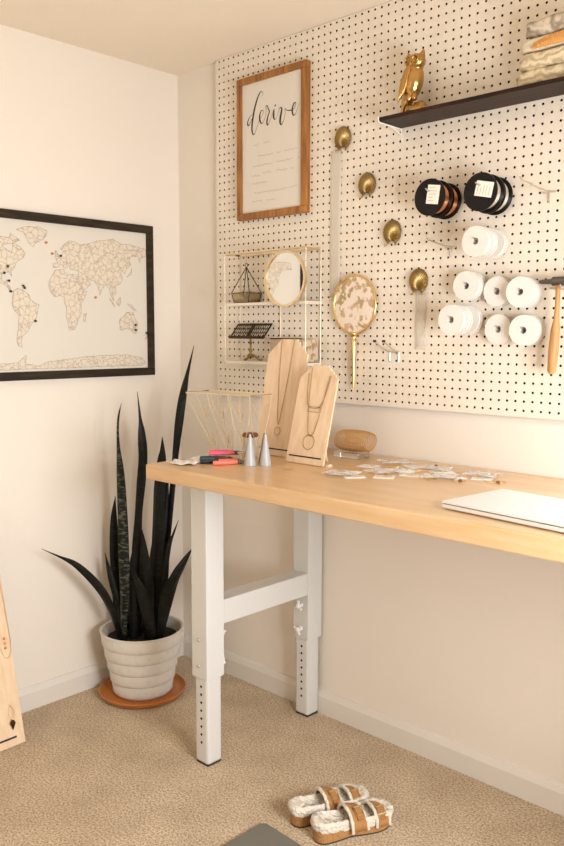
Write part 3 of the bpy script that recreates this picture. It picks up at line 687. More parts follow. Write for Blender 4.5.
def black_spool(x, y, z, wire, lab, labels=True, tilt=0):
    t = thing('wire_spool', lab, 'spool', (x, y, z), group='black wire spools on the pegboard')
    bm = bmesh.new(); R = 0.051; W = 0.040
    spool_mesh(bm, R, W, 0.018, 0.007, 0.003); 
    link('reel', bm, M_black, t, smooth=30)
    bm = bmesh.new()
    lathe(bm, [(0.0185, 0.0045)]+[(0.041+0.0012*(k % 2), 0.0045+0.0031*k/1.0) for k in range(11)]+[(0.0185, 0.0355)], 40, rotm(PI/2, 'X')); link('wire', bm, wire, t, smooth=20)
    if labels:
        Mx = Tm(0.012, -W-0.0006, 0.006) @ rotm(tilt, 'Y')
        lb = link('label_tag', box(bmesh.new(), -0.020, 0.020, -0.0008, 0.0002, -0.026, 0.026, Mx), M_paper, t)
        bm = bmesh.new()
        for k in range(5): box(bm, -0.015, random.uniform(0.0, 0.015), -0.0011, -0.0008, -0.018+0.009*k, -0.0165+0.009*k, Mx)
        link('tag_lines', bm, M_faint, lb)
    return t
hook(1.248, 1.7305, 0.118, 'wire peg hook carrying the left pair of black spools', 0.0, 0.004)
hook(1.406, 1.7285, 0.118, 'wire peg hook carrying the right pair of black spools', 0.0, 0.004)
black_spool(1.248, -0.030, 1.712, M_copper, 'rear black spool of copper wire in the left pair', True, 0.5)
black_spool(1.248, -0.076, 1.714, M_copper, 'front black spool with white tag and copper wire, left pair', True, 0.15)
black_spool(1.406, -0.028, 1.709, M_silver, 'rear black spool of silver wire in the right pair', False)
black_spool(1.406, -0.072, 1.711, M_silver, 'front black spool with cream tag and silver wire, right pair', True, -1.35)
WS = [(1.403, 1.580, [(0.0, 'rearmost'), (1, 'middle'), (2, 'front')], 'topmost row', 'single stack of three'),
      (1.329, 1.466, [(0, 'rear'), (1, 'front')], 'middle row', 'left stack'), (1.412, 1.449, [(0, 'only')], 'middle row', 'centre peg'), (1.494, 1.444, [(0, 'rear'), (1, 'front')], 'middle row', 'right stack'),
      (1.319, 1.371, [(0, 'rearmost'), (1, 'middle'), (2, 'front')], 'bottom row', 'left stack'), (1.419, 1.345, [(0, 'only')], 'bottom row', 'centre peg'), (1.507, 1.342, [(0, 'rear'), (1, 'front')], 'bottom row', 'right stack')]
proto = None
for sx, sz, lst, rowname, st in WS:
    n = len(lst); offs = {1: [0], 2: [0, 0.024], 3: [0, 0.055, 0.082]}[n]
    sx += 0.0 if n == 3 and sz > 1.5 else 0.014
    hook(sx, sz+0.0065, offs[-1]+0.032, 'short wire peg hook holding white spools, %s, %s' % (rowname, st), 0.0, 0.002)
    for k, pos in lst:
        k = int(k)
        lab = 'white plastic spool, %s, %s, %s one' % (rowname, st, pos)
        y = PF-0.005-offs[k]; x = sx; z = sz
        if proto is None:
            proto = thing('white_spool', lab, 'spool', (x, y, z), group='white spools on the pegboard')
            bm = bmesh.new(); spool_mesh(bm, 0.041, 0.021, 0.022, 0.0095, 0.002); link('reel', bm, M_spool, proto, smooth=30)
            bm = bmesh.new(); lathe(bm, [(0.0225, 0.0035)]+[(0.035+0.0008*(q % 2), 0.0035+0.0014*q) for q in range(11)]+[(0.0225, 0.0175)], 36, rotm(PI/2, 'X'))
            link('thread', bm, mat('pale_thread', (0.82, 0.76, 0.68), 0.5), proto, smooth=20)
        else: dup(proto, (x, y, z), label=lab)
hmr = thing('hammer', 'ball-peen hammer with wooden handle hanging at the right edge of pegboard', 'hammer', (1.611, -0.060, 1.468))
bm = bmesh.new(); lathe(bm, [(0, -0.055), (0.004, -0.052), (0.006, -0.045), (0.007, -0.020), (0.012, -0.014), (0.012, 0.014), (0.008, 0.020), (0.008, 0.030), (0.014, 0.036), (0.014, 0.054), (0.012, 0.057), (0, 0.057)], 20, rotm(PI/2, 'Y'))
link('head', bm, M_gun, hmr, smooth=35)
bm = T([(0, 0, 0.008), (0, 0, -0.06), (-0.001, 0, -0.098), (-0.003, 0, -0.125), (-0.006, 0, -0.18), (-0.009, 0, -0.232), (-0.010, 0, -0.240)], [0.0065, 0.0062, 0.0075, 0.012, 0.0135, 0.0115, 0.007], 14)
link('handle', bm, M_hick, hmr, smooth=60)
hook(1.596, 1.4505, 0.062, 'wire peg hook left of the hammer handle under its head', 0, 0.008); hook(1.626, 1.4505, 0.062, 'wire peg hook right of the hammer handle under its head', 0, 0.008)

# ---------------------------------------------------------------- plant
pl = thing('snake_plant', 'tall dark-leaved snake plant in a ribbed off-white pot in the corner', 'plant', (0.181, -0.345, 0.012))
prof = [(0, 0.0), (0.100, 0.0), (0.104, 0.006)]
rb, rt, n = 0.104, 0.150, 5
for k in range(n):
    z0 = 0.006+k*0.0455; z1 = z0+0.0455; ra = rb+(rt-rb)*(k/n); r2 = rb+(rt-rb)*((k+1)/n)
    prof += [(ra+0.0035, z0+0.0005), (ra+0.0065, z0+0.004), (ra+0.0065, z0+0.014), (r2+0.0015, z1-0.004), (r2-0.0005, z1)]
prof += [(rt+0.003, 0.2345), (rt+0.0045, 0.238), (rt-0.001, 0.241), (rt-0.007, 0.238), (rt-0.016, 0.19), (0, 0.19)]
bm = bmesh.new(); lathe(bm, prof, 64); link('pot', bm, M_pot, pl, smooth=50)
bm = bmesh.new(); lathe(bm, [(0, 0.205), (0.08, 0.207), (0.134, 0.200)], 40); link('soil', bm, M_soil, pl, smooth=60)
bm = bmesh.new(); lathe(bm, [(0, 0), (0.135, 0), (0.150, 0.004), (0.160, 0.022), (0.157, 0.024), (0.146, 0.011), (0.130, 0.0095), (0, 0.0095)], 64)
tag(link('plant_saucer', bm, M_terra, None, (0.181, -0.347, 0.001), smooth=50), 'round terracotta orange saucer under the off-white plant pot', 'saucer')
LEAVES = [
 ('arch', [(-0.0782,0.2609,0.0278,0.05),(-0.0908,0.3279,0.0329,0.07),(-0.1171,0.4099,0.0329,0.1),(-0.1528,0.4747,0.0253,0.13),(-0.1972,0.5372,0.0202,0.17),(-0.2433,0.573,0.0152,0.2),(-0.291,0.6108,0.0013,0.24)]),
 ('mottled', (0.05,[(-0.0578,0.2476,0.0258),(-0.0522,0.4137,0.0361),(-0.0523,0.5451,0.0387),(-0.0545,0.7011,0.0348),(-0.0584,0.8298,0.0309),(-0.065,0.9445,0.0168),(-0.0634,1.0268,0.0103),(-0.051,1.086,0.0013)])),
 ('b', (-0.02,[(-0.0897,0.2555,0.0232),(-0.0976,0.3914,0.0283),(-0.101,0.5527,0.0309),(-0.1002,0.6592,0.0232),(-0.0934,0.7386,0.0013)])),
 ('c', (0.0,[(-0.0179,0.229,0.0309),(-0.0111,0.3979,0.0387),(-0.0128,0.5316,0.0387),(-0.0067,0.664,0.0283),(0.0058,0.7952,0.0335),(0.0137,0.8863,0.0309),(0.01,0.9767,0.0258),(0.0057,1.0281,0.0103),(-0.0029,1.124,0.0013)])),
 ('d', (-0.03,[(0.0431,0.2248,0.0309),(0.0481,0.3886,0.0438),(0.0586,0.5773,0.049),(0.0661,0.737,0.049),(0.0755,0.8557,0.0361),(0.0801,0.9081,0.018),(0.0795,0.9577,0.0013)])),
 ('e', (-0.05,[(0.056,0.2242,0.0232),(0.0798,0.4096,0.0283),(0.0925,0.5723,0.0258),(0.1104,0.7465,0.0219),(0.1252,0.8922,0.0232),(0.1396,1.0103,0.0309),(0.1536,1.1014,0.0296),(0.1699,1.1791,0.018),(0.1967,1.2884,0.0013)])),
 ('f', (0.0,[(0.0600,0.2273,0.018),(0.0726,0.3173,0.018),(0.0875,0.4518,0.018),(0.1045,0.5585,0.0155),(0.1206,0.6049,0.009),(0.1393,0.6539,0.0013)])),
 ('g', (0.05,[(0.0766,0.252,0.0283),(0.0906,0.3346,0.0438),(0.1095,0.4075,0.0464),(0.1359,0.4669,0.0387),(0.1685,0.5221,0.0206),(0.1958,0.5653,0.0013)])),
 ('h', (0.02,[(-0.0636,0.2499,0.0232),(-0.0776,0.3372,0.0258),(-0.0994,0.4174,0.0258),(-0.1161,0.4838,0.0155),(-0.1266,0.5394,0.0013)])),
 ('i', (0.06,[(0.0445,0.2477,0.0309),(0.0268,0.3511,0.0438),(0.0061,0.417,0.0335),(-0.0134,0.4695,0.0155),(-0.0281,0.5087,0.0013)])),
 ('j', (0.03,[(0.0266,0.2404,0.0309),(0.0262,0.3809,0.0464),(0.0201,0.4871,0.0438),(0.0162,0.5662,0.0232),(0.012,0.6252,0.0013)])),
 ('k', (0.03,[(-0.0255,0.2362,0.0283),(-0.0286,0.3541,0.0335),(-0.0319,0.4605,0.0258),(-0.0202,0.5397,0.0155),(-0.0116,0.5923,0.0013)])),
 ('l', (-0.04,[(-0.001,0.2278,0.0309),(0.0279,0.3853,0.0438),(0.0388,0.4939,0.0335),(0.0439,0.5747,0.0129),(0.05,0.6284,0.0013)])),
 ('m', (0.0,[(-0.0506,0.2357,0.0258),(-0.0547,0.3709,0.0309),(-0.0554,0.4782,0.0258),(-0.0612,0.5846,0.0013)])),
 ('n', (-0.05,[(0.0333,0.2242,0.0258),(0.0635,0.3822,0.0438),(0.0759,0.5182,0.0387),(0.0852,0.6261,0.0258),(0.0922,0.7597,0.0129),(0.0957,0.8261,0.0013)]))]
RR = Vector((math.sin(YAW), -math.cos(YAW), 0)); TW = -Vector((math.cos(YAW), math.sin(YAW), 0))
for idx, (nm, dat) in enumerate(LEAVES):
    if isinstance(dat, list): pts = dat
    else: pts = [(s, z, wd, dat[0]) for s, z, wd in dat[1]]
    s0, z0, w0, t0 = pts[0]
    if z0 > 0.21:                              # root in the soil
        k = 0.85; pts = [(s0*k, 0.205, w0*0.9, t0*0.8)] + pts
    P = cr(pts, 6); bm = bmesh.new(); rows = []; N = len(P)
    for i, (s, z, wd, tt) in enumerate(P):
        c = RR*s+TW*tt+Vector((0, 0, z-0.012))
        a = P[max(0, i-1)]; b = P[min(N-1, i+1)]
        dv = (RR*(b[0]-a[0])+TW*(b[3]-a[3])+Vector((0, 0, b[1]-a[1]))).normalized()
        twist = 0.35*math.sin(idx*1.7)+0.5*math.sin(i*0.18+idx)
        side = (RR*math.cos(twist)+TW*math.sin(twist)); side = (side-dv*side.dot(dv)).normalized(); nrm = dv.cross(side)
        wd = wd/max(0.82, math.cos(twist)); wv = max(0.0008, wd/2); th = min(0.0028, 0.0006+wd*0.06)
        fold = 0.28*wv; ring = []
        for u, v in [(-1, 0), (-0.5, 0.55), (0, 0), (0.5, 0.55), (1, 0)]:
            off = -nrm*fold*(1-abs(u))
            ring.append(bm.verts.new(c+side*wv*u+off+nrm*th*(0.6 if abs(u) < 1 else 0)))
        for u in (0.5, 0, -0.5):
            off = -nrm*fold*(1-abs(u)); ring.append(bm.verts.new(c+side*wv*u+off-nrm*th))
        rows.append(ring)
    for i in range(N-1):
        A, C = rows[i], rows[i+1]; q = len(A)
        for k in range(q): bm.faces.new((A[k], A[(k+1) % q], C[(k+1) % q], C[k]))
    bm.faces.new(rows[0][::-1]); bm.faces.new(rows[-1])
    link('leaf', bm, M_leafm if nm in ('mottled', 'm') else M_leaf, pl, smooth=70)

# ---------------------------------------------------------------- things on the desk
def chain(bm, pts, r=0.0007, mi=0): return tube(bm, pts, r, 5, caps=True, mi=mi)
def display(x0, wd, yb, h, tilt, lab, steps):
    t = thing('necklace_display', lab, 'jewelry display', (x0+wd/2, yb, DZ), (0, 0, 0))
    sw, shh, tw = steps
    hw = wd/2; poly = [(-hw, 0), (hw, 0), (hw, h-shh)]; ns = 4
    for k in range(ns):                       # stepped right shoulder
        x = hw-(hw-tw)*k/ns; z = h-shh+shh*k/ns; x2 = hw-(hw-tw)*(k+1)/ns; z2 = h-shh+shh*(k+1)/ns
        poly += [(x-0.001, z), (x-0.001, z+0.004), (x2+0.002, z+0.004), (x2+0.002, z2)]
    poly += [(tw*0.9, h), (-tw*0.9, h)]
    for k in range(ns, 0, -1):
        x = -(hw-(hw-tw)*k/ns); z = h-shh+shh*k/ns; x2 = -(hw-(hw-tw)*(k-1)/ns); z2 = h-shh+shh*(k-1)/ns
        poly += [(x, z), (x-0.004, z-0.004)] if k == ns else [(x, z)]
        poly += [(x2+0.006, z2+0.004)]
    poly += [(-hw, h-shh)]
    out = []
    for p in poly:
        if not out or (abs(p[0]-out[-1][0])+abs(p[1]-out[-1][1])) > 1e-4: out.append(p)
    Mx = Tm(0, 0, 0.0015) @ rotm(-tilt, 'X')
    link('panel', prism(bmesh.new(), out, 0.006, Mx), M_ply, t, bevel=0.0006)
    link('slot', B(-hw+0.010, hw-0.012, -0.0012, -0.0002, 0.019, 0.023, Mx), M_ink, t)
    # easel strut behind
    ys = math.sin(tilt)*h*0.55+0.006; zz = math.cos(tilt)*h*0.55
    bm = bmesh.new(); a = [(0.012, ys-0.0, zz), (-0.012, ys, zz), (-0.012, ys+0.045, 0.0), (0.012, ys+0.045, 0.0)]
    v1 = [bm.verts.new(p) for p in a]; v2 = [bm.verts.new(Vector(p)+Vector((0, 0.005, 0))) for p in a]
    bm.faces.new(v1); bm.faces.new(v2[::-1])
    for i in range(4): bm.faces.new((v1[i], v2[i], v2[(i+1) % 4], v1[(i+1) % 4]))
    link('strut', bm, M_ply, t); link('foot_rail', B(-hw+0.004, hw+0.010, 0.012, 0.030, 0, 0.006), M_ply, t)
    return t, Mx
steps = (4, 0.045, 0.028)
dL, ML = display(0.697, 0.172, -0.262, 0.374, math.radians(10.5), 'taller left birch necklace display board leaning on the desk', (4, 0.050, 0.034))
dR, MR = display(0.886, 0.150, -0.320, 0.300, math.radians(14.5), 'shorter right birch necklace display board in front of the taller one', (4, 0.040, 0.030))
def necklace(root, Mx, pts, lab, pend):
    bm = bmesh.new(); W = Matrix.Translation(root.location) @ Mx
    P = [W @ Vector((x, -0.0022, z)) for x, z in cr(pts, 6)]
    o = root.location
    L = thing('necklace', lab, 'necklace', W @ Vector((pts[len(pts)//2][0], 0, pts[len(pts)//2][1])), group='necklaces on the wooden displays')
    off = L.location
    link('chain', T([p-off for p in P], 0.0008, 5), M_brass, L, smooth=60)
    bm = bmesh.new(); pend(bm, lambda x, z: (W @ Vector((x, -0.0024, z)))-off); link('pendant', bm, M_brass, L, smooth=60)
def ringp(cx, cz, r): return lambda bm, F: tube(bm, [F(cx+r*math.cos(a*PI/10), cz+r*math.sin(a*PI/10)) for a in range(20)], 0.0008, 6, closed=True)
def barp(cx, cz, w, h): return lambda bm, F: tube(bm, [F(cx-w, cz-h), F(cx+w, cz-h), F(cx+w, cz+h), F(cx-w, cz+h)], 0.0007, 6, closed=True)
necklace(dR, MR, [(-0.030, 0.292), (-0.022, 0.20), (-0.004, 0.098), (0.016, 0.090), (0.030, 0.15), (0.045, 0.27)], 'gold necklace with large round hoop pendant on the right display', ringp(0.006, 0.066, 0.022))
necklace(dR, MR, [(-0.040, 0.275), (-0.030, 0.20), (-0.016, 0.172), (0.022, 0.172), (0.040, 0.21), (0.050, 0.268)], 'gold necklace with open rectangular bar pendant on the right display', barp(0.004, 0.165, 0.024, 0.0075))
necklace(dL, ML, [(-0.030, 0.38), (-0.024, 0.28), (-0.010, 0.15), (0.0, 0.10), (0.008, 0.15), (0.02, 0.28), (0.026, 0.382)], 'fine gold necklace with long looped pendant on the left display', ringp(0.0, 0.078, 0.013))

def cone(x, y, m_, lab, h=0.092, r=0.0185):
    bm = bmesh.new(); lathe(bm, [(0, 0), (r, 0), (r, 0.003), (0.0035, h-0.004), (0.0028, h), (0, h+0.001)], 28)
    tag(link('ring_cone', bm, m_, None, (x, y, DZ+0.0003), smooth=40), lab, 'ring cone', 'ring cones on the desk')
cone(0.863, -0.447, M_cone, 'left light grey ring cone on the desk near the pliers')
cone(0.897, -0.417, M_cone, 'right light grey ring cone standing before the wooden displays')
cone(0.868, -0.392, M_coned, 'dark grey ring cone half hidden between the two light cones')

# wire basket
bk = thing('wire_basket', 'gold geometric wire basket at the back left end of the desk', 'basket', (0.735, -0.345, DZ))
th = math.radians(7); cu, su = math.cos(th), math.sin(th)
def bp(u, v, z): return Vector((u*cu-v*su, u*su+v*cu, z))
top4 = [(-0.185, -0.070), (0.075, -0.070), (0.075, 0.040), (-0.185, 0.040)]; bot4 = [(-0.098, -0.050), (0.060, -0.050), (0.060, 0.025), (-0.098, 0.025)]
HB = 0.200; r = 0.0009
bm = bmesh.new(); tube(bm, [bp(*p, HB) for p in top4], 0.0016, 6, closed=True); link('rim', bm, M_goldp, bk, smooth=60)
bm = bmesh.new(); tube(bm, [bp(*p, 0.0016) for p in bot4], 0.0016, 6, closed=True); link('base_ring', bm, M_goldp, bk, smooth=60)
bm = bmesh.new()
def wall_pt(side, s, h):
    a, b = top4[side], top4[(side+1) % 4]; c, d = bot4[side], bot4[(side+1) % 4]
    tp = Vector(bp(a[0]+(b[0]-a[0])*s, a[1]+(b[1]-a[1])*s, HB)); bt = Vector(bp(c[0]+(d[0]-c[0])*s, c[1]+(d[1]-c[1])*s, 0.0016))
    return bt.lerp(tp, h)
bmf = None
for side, nmod in ((0, 3), (1, 1), (2, 3), (3, 1)):
    for k in range(nmod):
        c = (k+0.5)/nmod; hw = 0.5/nmod
        tube(bm, [wall_pt(side, c, 0), wall_pt(side, c, 1)], r*0.8, 5)
        tube(bm, [wall_pt(side, c-hw, 1)]+[wall_pt(side, c-hw*(1-t*t), 1-t) for t in (0.25, 0.5, 0.75, 1)], r, 5)
        if k == nmod-1: tube(bm, [wall_pt(side, c+hw, 1)]+[wall_pt(side, c+hw*(1-t*t), 1-t) for t in (0.25, 0.5, 0.75, 1)], r, 5)
        for hh in (0.15, 0.55):
            for q in (-1, 1):
                tube(bm, [wall_pt(side, c, hh), wall_pt(side, c+q*hw*0.75, min(1, hh+0.30))], r*0.8, 5)
                if (k+int(hh*10)) % 2 == 0 or side == 0:
                    p0 = wall_pt(side, c+q*hw*0.15, hh+0.05); p1 = wall_pt(side, c+q*hw*0.5, hh+0.15); p2 = wall_pt(side, c+q*hw*0.35, hh+0.22)
                    if q > 0: link('leaf_accent', T([p0, (p0+p2)/2, p2], [0.0004, 0.0018, 0.0004], 5), M_gold, bk, smooth=60)
link('side_wires', bm, mat('soft_gold_wire', (0.58, 0.46, 0.29), 0.5, 0.4), bk, smooth=60)
jr = thing('lidded_jar', 'small glass jar with brown wooden lid inside the wire basket', 'jar', (0.766, -0.352, DZ+0.0035))
bm = bmesh.new(); lathe(bm, [(0, 0), (0.019, 0), (0.021, 0.004), (0.021, 0.064), (0.019, 0.064), (0.019, 0.003), (0, 0.003)], 24); link('glass', bm, mat('jar_glass', (0.85, 0.80, 0.72), 0.1, alpha=0.5), jr, smooth=40)
bm = bmesh.new(); lathe(bm, [(0, 0.0645), (0.023, 0.0645), (0.026, 0.070), (0.022, 0.077), (0, 0.079)], 24); link('lid', bm, M_brown, jr, smooth=40)

# pliers
def pliers(x0, y0, x1, y1, z, grip, lab, w=0.006, gm2=None):
    d = Vector((x1-x0, y1-y0, 0)); L = d.length; an = math.atan2(d.y, d.x)
    t = thing('pliers', lab, 'pliers', (x0, y0, z), (0, 0, an), group='jewelry pliers lying on the desk')
    for s in (-1, 1):
        gl = L*0.68
        link('handle', T(cr([(0, s*0.019, 0.007), (gl*0.35, s*0.017, 0.007), (gl*0.75, s*0.012, 0.007), (gl, s*0.004, 0.007)], 5), [0.0052]+[0.0068]*9+[0.0062]*5+[0.004], 10), (gm2 or grip) if s > 0 else grip, t, smooth=60)
    bm = bmesh.new(); lathe(bm, [(0, 0.001), (0.0085, 0.001), (0.0085, 0.012), (0, 0.012)], 16, Tm(L*0.74, 0, 0)); 
    link('pivot', bm, M_gun, t, smooth=40)
    bm = bmesh.new()
    for s in (-1, 1): tube(bm, [(L*0.76, s*0.004, 0.007), (L*0.88, s*0.003, 0.007), (L, s*0.0012, 0.007)], [0.0045, 0.0035, 0.0012], 8)
    link('jaws', bm, M_steel, t, smooth=50)
pliers(0.687, -0.452, 0.768, -0.392+0.02, DZ+0.014, M_pink, 'pink-handled pliers behind the others on the desk')
pliers(0.700, -0.500, 0.775, -0.405, DZ, M_teal, 'teal and black handled pliers in the middle of the tool cluster', gm2=M_navy)
pliers(0.722, -0.520, 0.800, -0.425, DZ, M_navy, 'black-handled pliers beneath the coral ones on the desk')
pliers(0.770, -0.512, 0.835, -0.425, DZ, M_coral, 'coral-handled pliers nearest the grey cones')
def sheet(x, y, rz, wx, wy, seed, lab, mt=M_tissue, hz=0.010):
    rnd = random.Random(seed); n = 12; bm = bmesh.new(); g = []
    ph = [rnd.uniform(0, 6) for _ in range(5)]
    for i in range(n+1):
        row = []
        for j in range(n+1):
            u, v = i/n-0.5, j/n-0.5
            z = 0.0025+hz*abs(math.sin(9*u+ph[0]+3*v))*abs(math.cos(7*v+ph[1]+4*u))*0.8
            row.append(bm.verts.new((u*wx*(1+0.12*math.sin(6*v+ph[2])), v*wy*(1+0.15*math.sin(7*u+ph[3])), z)))
        g.append(row)
    for i in range(n):
        for j in range(n): bm.faces.new((g[i][j], g[i+1][j], g[i+1][j+1], g[i][j+1]))
    o = link('tissue_sheet', bm, mt, None, (x, y, DZ), smooth=25); o.rotation_euler = (0, 0, rz)
    s = o.modifiers.new('solid', 'SOLIDIFY'); s.thickness = 0.0008; s.offset = 1
    tag(o, lab, 'paper')
sheet(0.700, -0.560, 0.5, 0.085, 0.070, 1, 'crumpled white tissue nearest the front left corner of the desk', hz=0.007)
sheet(0.672, -0.475, 0.2, 0.050, 0.080, 2, 'crumpled white tissue behind, by the left edge of the desk', hz=0.006)

# gold ribbed coil on acrylic block
ab = link('acrylic_block', B(-0.052, 0.044, -0.030, 0.030, 0, 0.017), M_clear, None, (0.975, -0.105, DZ+0.0003), bevel=0.001)
tag(ab, 'clear acrylic block under the gold ribbed coil at the back of desk', 'block')
gc = thing('ribbed_gold_coil', 'ribbed gold wire cuff coil lying on a clear block by the wall', 'cuff', (0.984, -0.105, DZ+0.0178))
bm = bmesh.new(); n = 17
for k in range(n):
    u = k/(n-1)*2-1; x = u*0.060; rr = 0.033*(1-0.16*abs(u)**3)
    tube(bm, [(x+0.004*math.sin(a*PI/12), 0.034*math.cos(a*PI/12)*rr/0.033, 0.0355+rr*math.sin(a*PI/12)) for a in range(24)], 0.0015, 6, closed=True)
link('wire_ribs', bm, M_gold, gc, smooth=60)
bm = bmesh.new()
for a in (0.25, 0.75, 1.25, 1.75, 1.5, 0.5):
    tube(bm, [((u*2-1)*0.060, math.cos(a*PI)*0.0345*(1-0.16*abs(u*2-1)**3), 0.0355+math.sin(a*PI)*0.033*(1-0.16*abs(u*2-1)**3)) for u in [q/8 for q in range(9)]], 0.0011, 5)
link('tie_wires', bm, M_gold, gc, smooth=60)

# scattered jewelry cards and findings
M_bag = mat('clear_bag', (0.92, 0.90, 0.88), 0.15, alpha=0.45)
rnd = random.Random(21)
cards = [(1.150, -0.335, 0.3, 'white jewelry card nearest the right wooden display'), (1.205, -0.385, 0.9, 'white jewelry card at the front of the scattered pile'), (1.190, -0.270, -0.2, 'white jewelry card at the back left of the pile'),
         (1.265, -0.330, 0.5, 'white jewelry card right of the frontmost card'), (1.250, -0.215, 1.2, 'white jewelry card lying in the middle of the pile'), (1.120, -0.215, 0.1, 'white jewelry card behind, left rear corner of pile'),
         (1.310, -0.255, 0.2, 'white jewelry card half way along the pile'), (1.330, -0.150, 0.8, 'white jewelry card close to the wall in mid pile'), (1.400, -0.200, -0.3, 'white jewelry card toward the right of the pile'),
         (1.470, -0.170, 0.4, 'white jewelry card at the right end near wall'), (1.215, -0.130, -0.5, 'white jewelry card against the wall behind the pile')]
for k, (x, y, a, lab) in enumerate(cards):
    t = thing('jewelry_card', lab, 'card', (x, y, DZ+0.0003), (0, 0, a), group='jewelry cards scattered on the desk')
    wx, wy = rnd.uniform(0.026, 0.036), rnd.uniform(0.018, 0.026)
    link('card', B(-wx, wx, -wy, wy, 0, 0.0012), M_tissue, t)
    bm = bmesh.new(); q = [(rnd.uniform(-wx, wx)*0.8, rnd.uniform(-wy, wy)*0.8, 0.0022) for _ in range(7)]
    tube(bm, cr(q, 4), 0.0005, 5); link('fine_chain', bm, M_gold, t)
for k, (x, y, a, lab) in enumerate([(1.160, -0.390, 0.4, 'crinkled clear bag before the scattered cards, nearest the left'), (1.235, -0.260, 1.0, 'crinkled clear bag among the front cards'), (1.300, -0.130, 0.1, 'crinkled clear bag by the wall behind the cards'),
       (1.385, -0.235, 0.7, 'crinkled clear bag in the middle of the pile'), (1.445, -0.130, 0.2, 'crinkled clear bag by the wall at the right'), (1.150, -0.120, 0.9, 'crinkled clear bag by the wall at the left')]):
    sheet(x, y, a, 0.09, 0.06, 30+k, lab, M_bag, 0.006)
    o = COL.objects[-1]; o.name = 'clear_bag'; o['category'] = 'bag'; o['group'] = 'clear bags on the desk'; o.location.z = DZ+0.0026
M_bead = mat('brown_bead', (0.22, 0.08, 0.03), 0.3)
def loopthing(x, y, s, k, lab):
    bm = bmesh.new(); rr = random.Random(k)
    q = [(s*(1+0.5*rr.uniform(-1, 1))*math.cos(a*PI/5), s*0.8*(1+0.5*rr.uniform(-1, 1))*math.sin(a*PI/5), 0.0012+0.001*(a % 2)) for a in range(10)]
    P = cr(q+[q[0]], 4)[:-1]; tube(bm, P, 0.0007, 5, closed=True)
    tag(link('loose_chain', bm, M_gold, None, (x, y, DZ), smooth=60), lab, 'chain', 'loose gold chains on the desk')
for k, (x, y, s, lab) in enumerate([(1.135, -0.290, 0.020, 'small loose gold chain between the left cards'), (1.225, -0.300, 0.026, 'loose gold chain coiled among the front cards'), (1.300, -0.190, 0.024, 'loose gold chain in the middle back of the pile'),
       (1.370, -0.270, 0.022, 'loose gold chain right of the front cards'), (1.440, -0.240, 0.024, 'loose gold chain near the laptop side of the pile'), (1.520, -0.190, 0.022, 'loose gold chain farthest right near the wall'),
       (1.170, -0.170, 0.024, 'loose gold chain at the rear left of the pile'), (1.000, -0.425, 0.016, 'tiny gold chain in front of the right wooden display'), (1.380, -0.120, 0.020, 'loose gold chain by the wall in mid pile')]):
    loopthing(x, y, s, k, lab)
for k, (x, y, lab) in enumerate([(1.345, -0.215, 'brown bead in the middle of the pile'), (1.452, -0.250, 'brown bead near the laptop side of the pile'), (1.535, -0.200, 'brown bead at far right of the pile'), (1.270, -0.085, 'brown bead by the wall behind the pile')]):
    bm = bmesh.new(); ellipsoid(bm, (0, 0, 0.004), (0.006, 0.0045, 0.004)); tag(link('loose_bead', bm, M_bead, None, (x, y, DZ), smooth=60), lab, 'bead', 'loose beads on the desk')

# desk lamp added out of view to brighten the wall and desk at right
dl = thing('added_desk_lamp', 'unseen white desk lamp added to brighten the right end of the desk', 'lamp', (2.16, -0.20, DZ))
bm = bmesh.new(); lathe(bm, [(0, 0), (0.07, 0), (0.07, 0.012), (0.05, 0.018), (0, 0.018)], 32); link('base', bm, M_white, dl, smooth=40)
link('stem', T([(0, 0, 0.015), (0, 0, 0.43), (0, -0.03, 0.46), (0, -0.08, 0.46)], 0.006, 10), M_white, dl, smooth=60)
bm = bmesh.new(); lathe(bm, [(0.020, 0.065), (0.075, 0.0), (0.077, 0.0), (0.022, 0.067), (0, 0.068), (0, 0.066)], 32, Tm(0, -0.09, 0.39)); link('lamp_shade', bm, M_white, dl, smooth=60)
bl = bpy.data.lights.new('added_lamp_bulb', 'POINT'); bl.energy = 9.0; bl.color = (0.76, 0.88, 1.0); bl.shadow_soft_size = 0.03
bo = bpy.data.objects.new('added_lamp_bulb', bl); COL.objects.link(bo); bo.parent = dl; bo.location = (0, -0.09, 0.425)
# laptop
lt = thing('laptop', 'closed silver laptop at the front right of the desk', 'laptop', (1.598, -0.566, DZ), (0, 0, math.radians(-6.5)))
link('base', B(0, 0.33, 0, 0.228, 0.002, 0.0115), M_lap, lt, bevel=0.003)
link('lid', B(0, 0.33, 0, 0.228, 0.0130, 0.0185), M_lap, lt, bevel=0.002)
link('hinge_gap', B(0.003, 0.327, 0.003, 0.226, 0.0112, 0.0134), M_lapd, lt)
for x, y in ((0.02, 0.02), (0.31, 0.02), (0.02, 0.208), (0.31, 0.208)): link('rubber_foot', B(x-0.006, x+0.006, y-0.006, y+0.006, 0, 0.0022), M_lapd, lt)

# ---------------------------------------------------------------- leaning display board at lower left
lb = thing('leaning_display_board', 'large pale wooden jewelry board leaning against the wall at lower left', 'jewelry display', (0.212, -0.840, 0.0), (0, 0, 0))
an = math.atan2(0.124, 0.500); Lh = 0.80
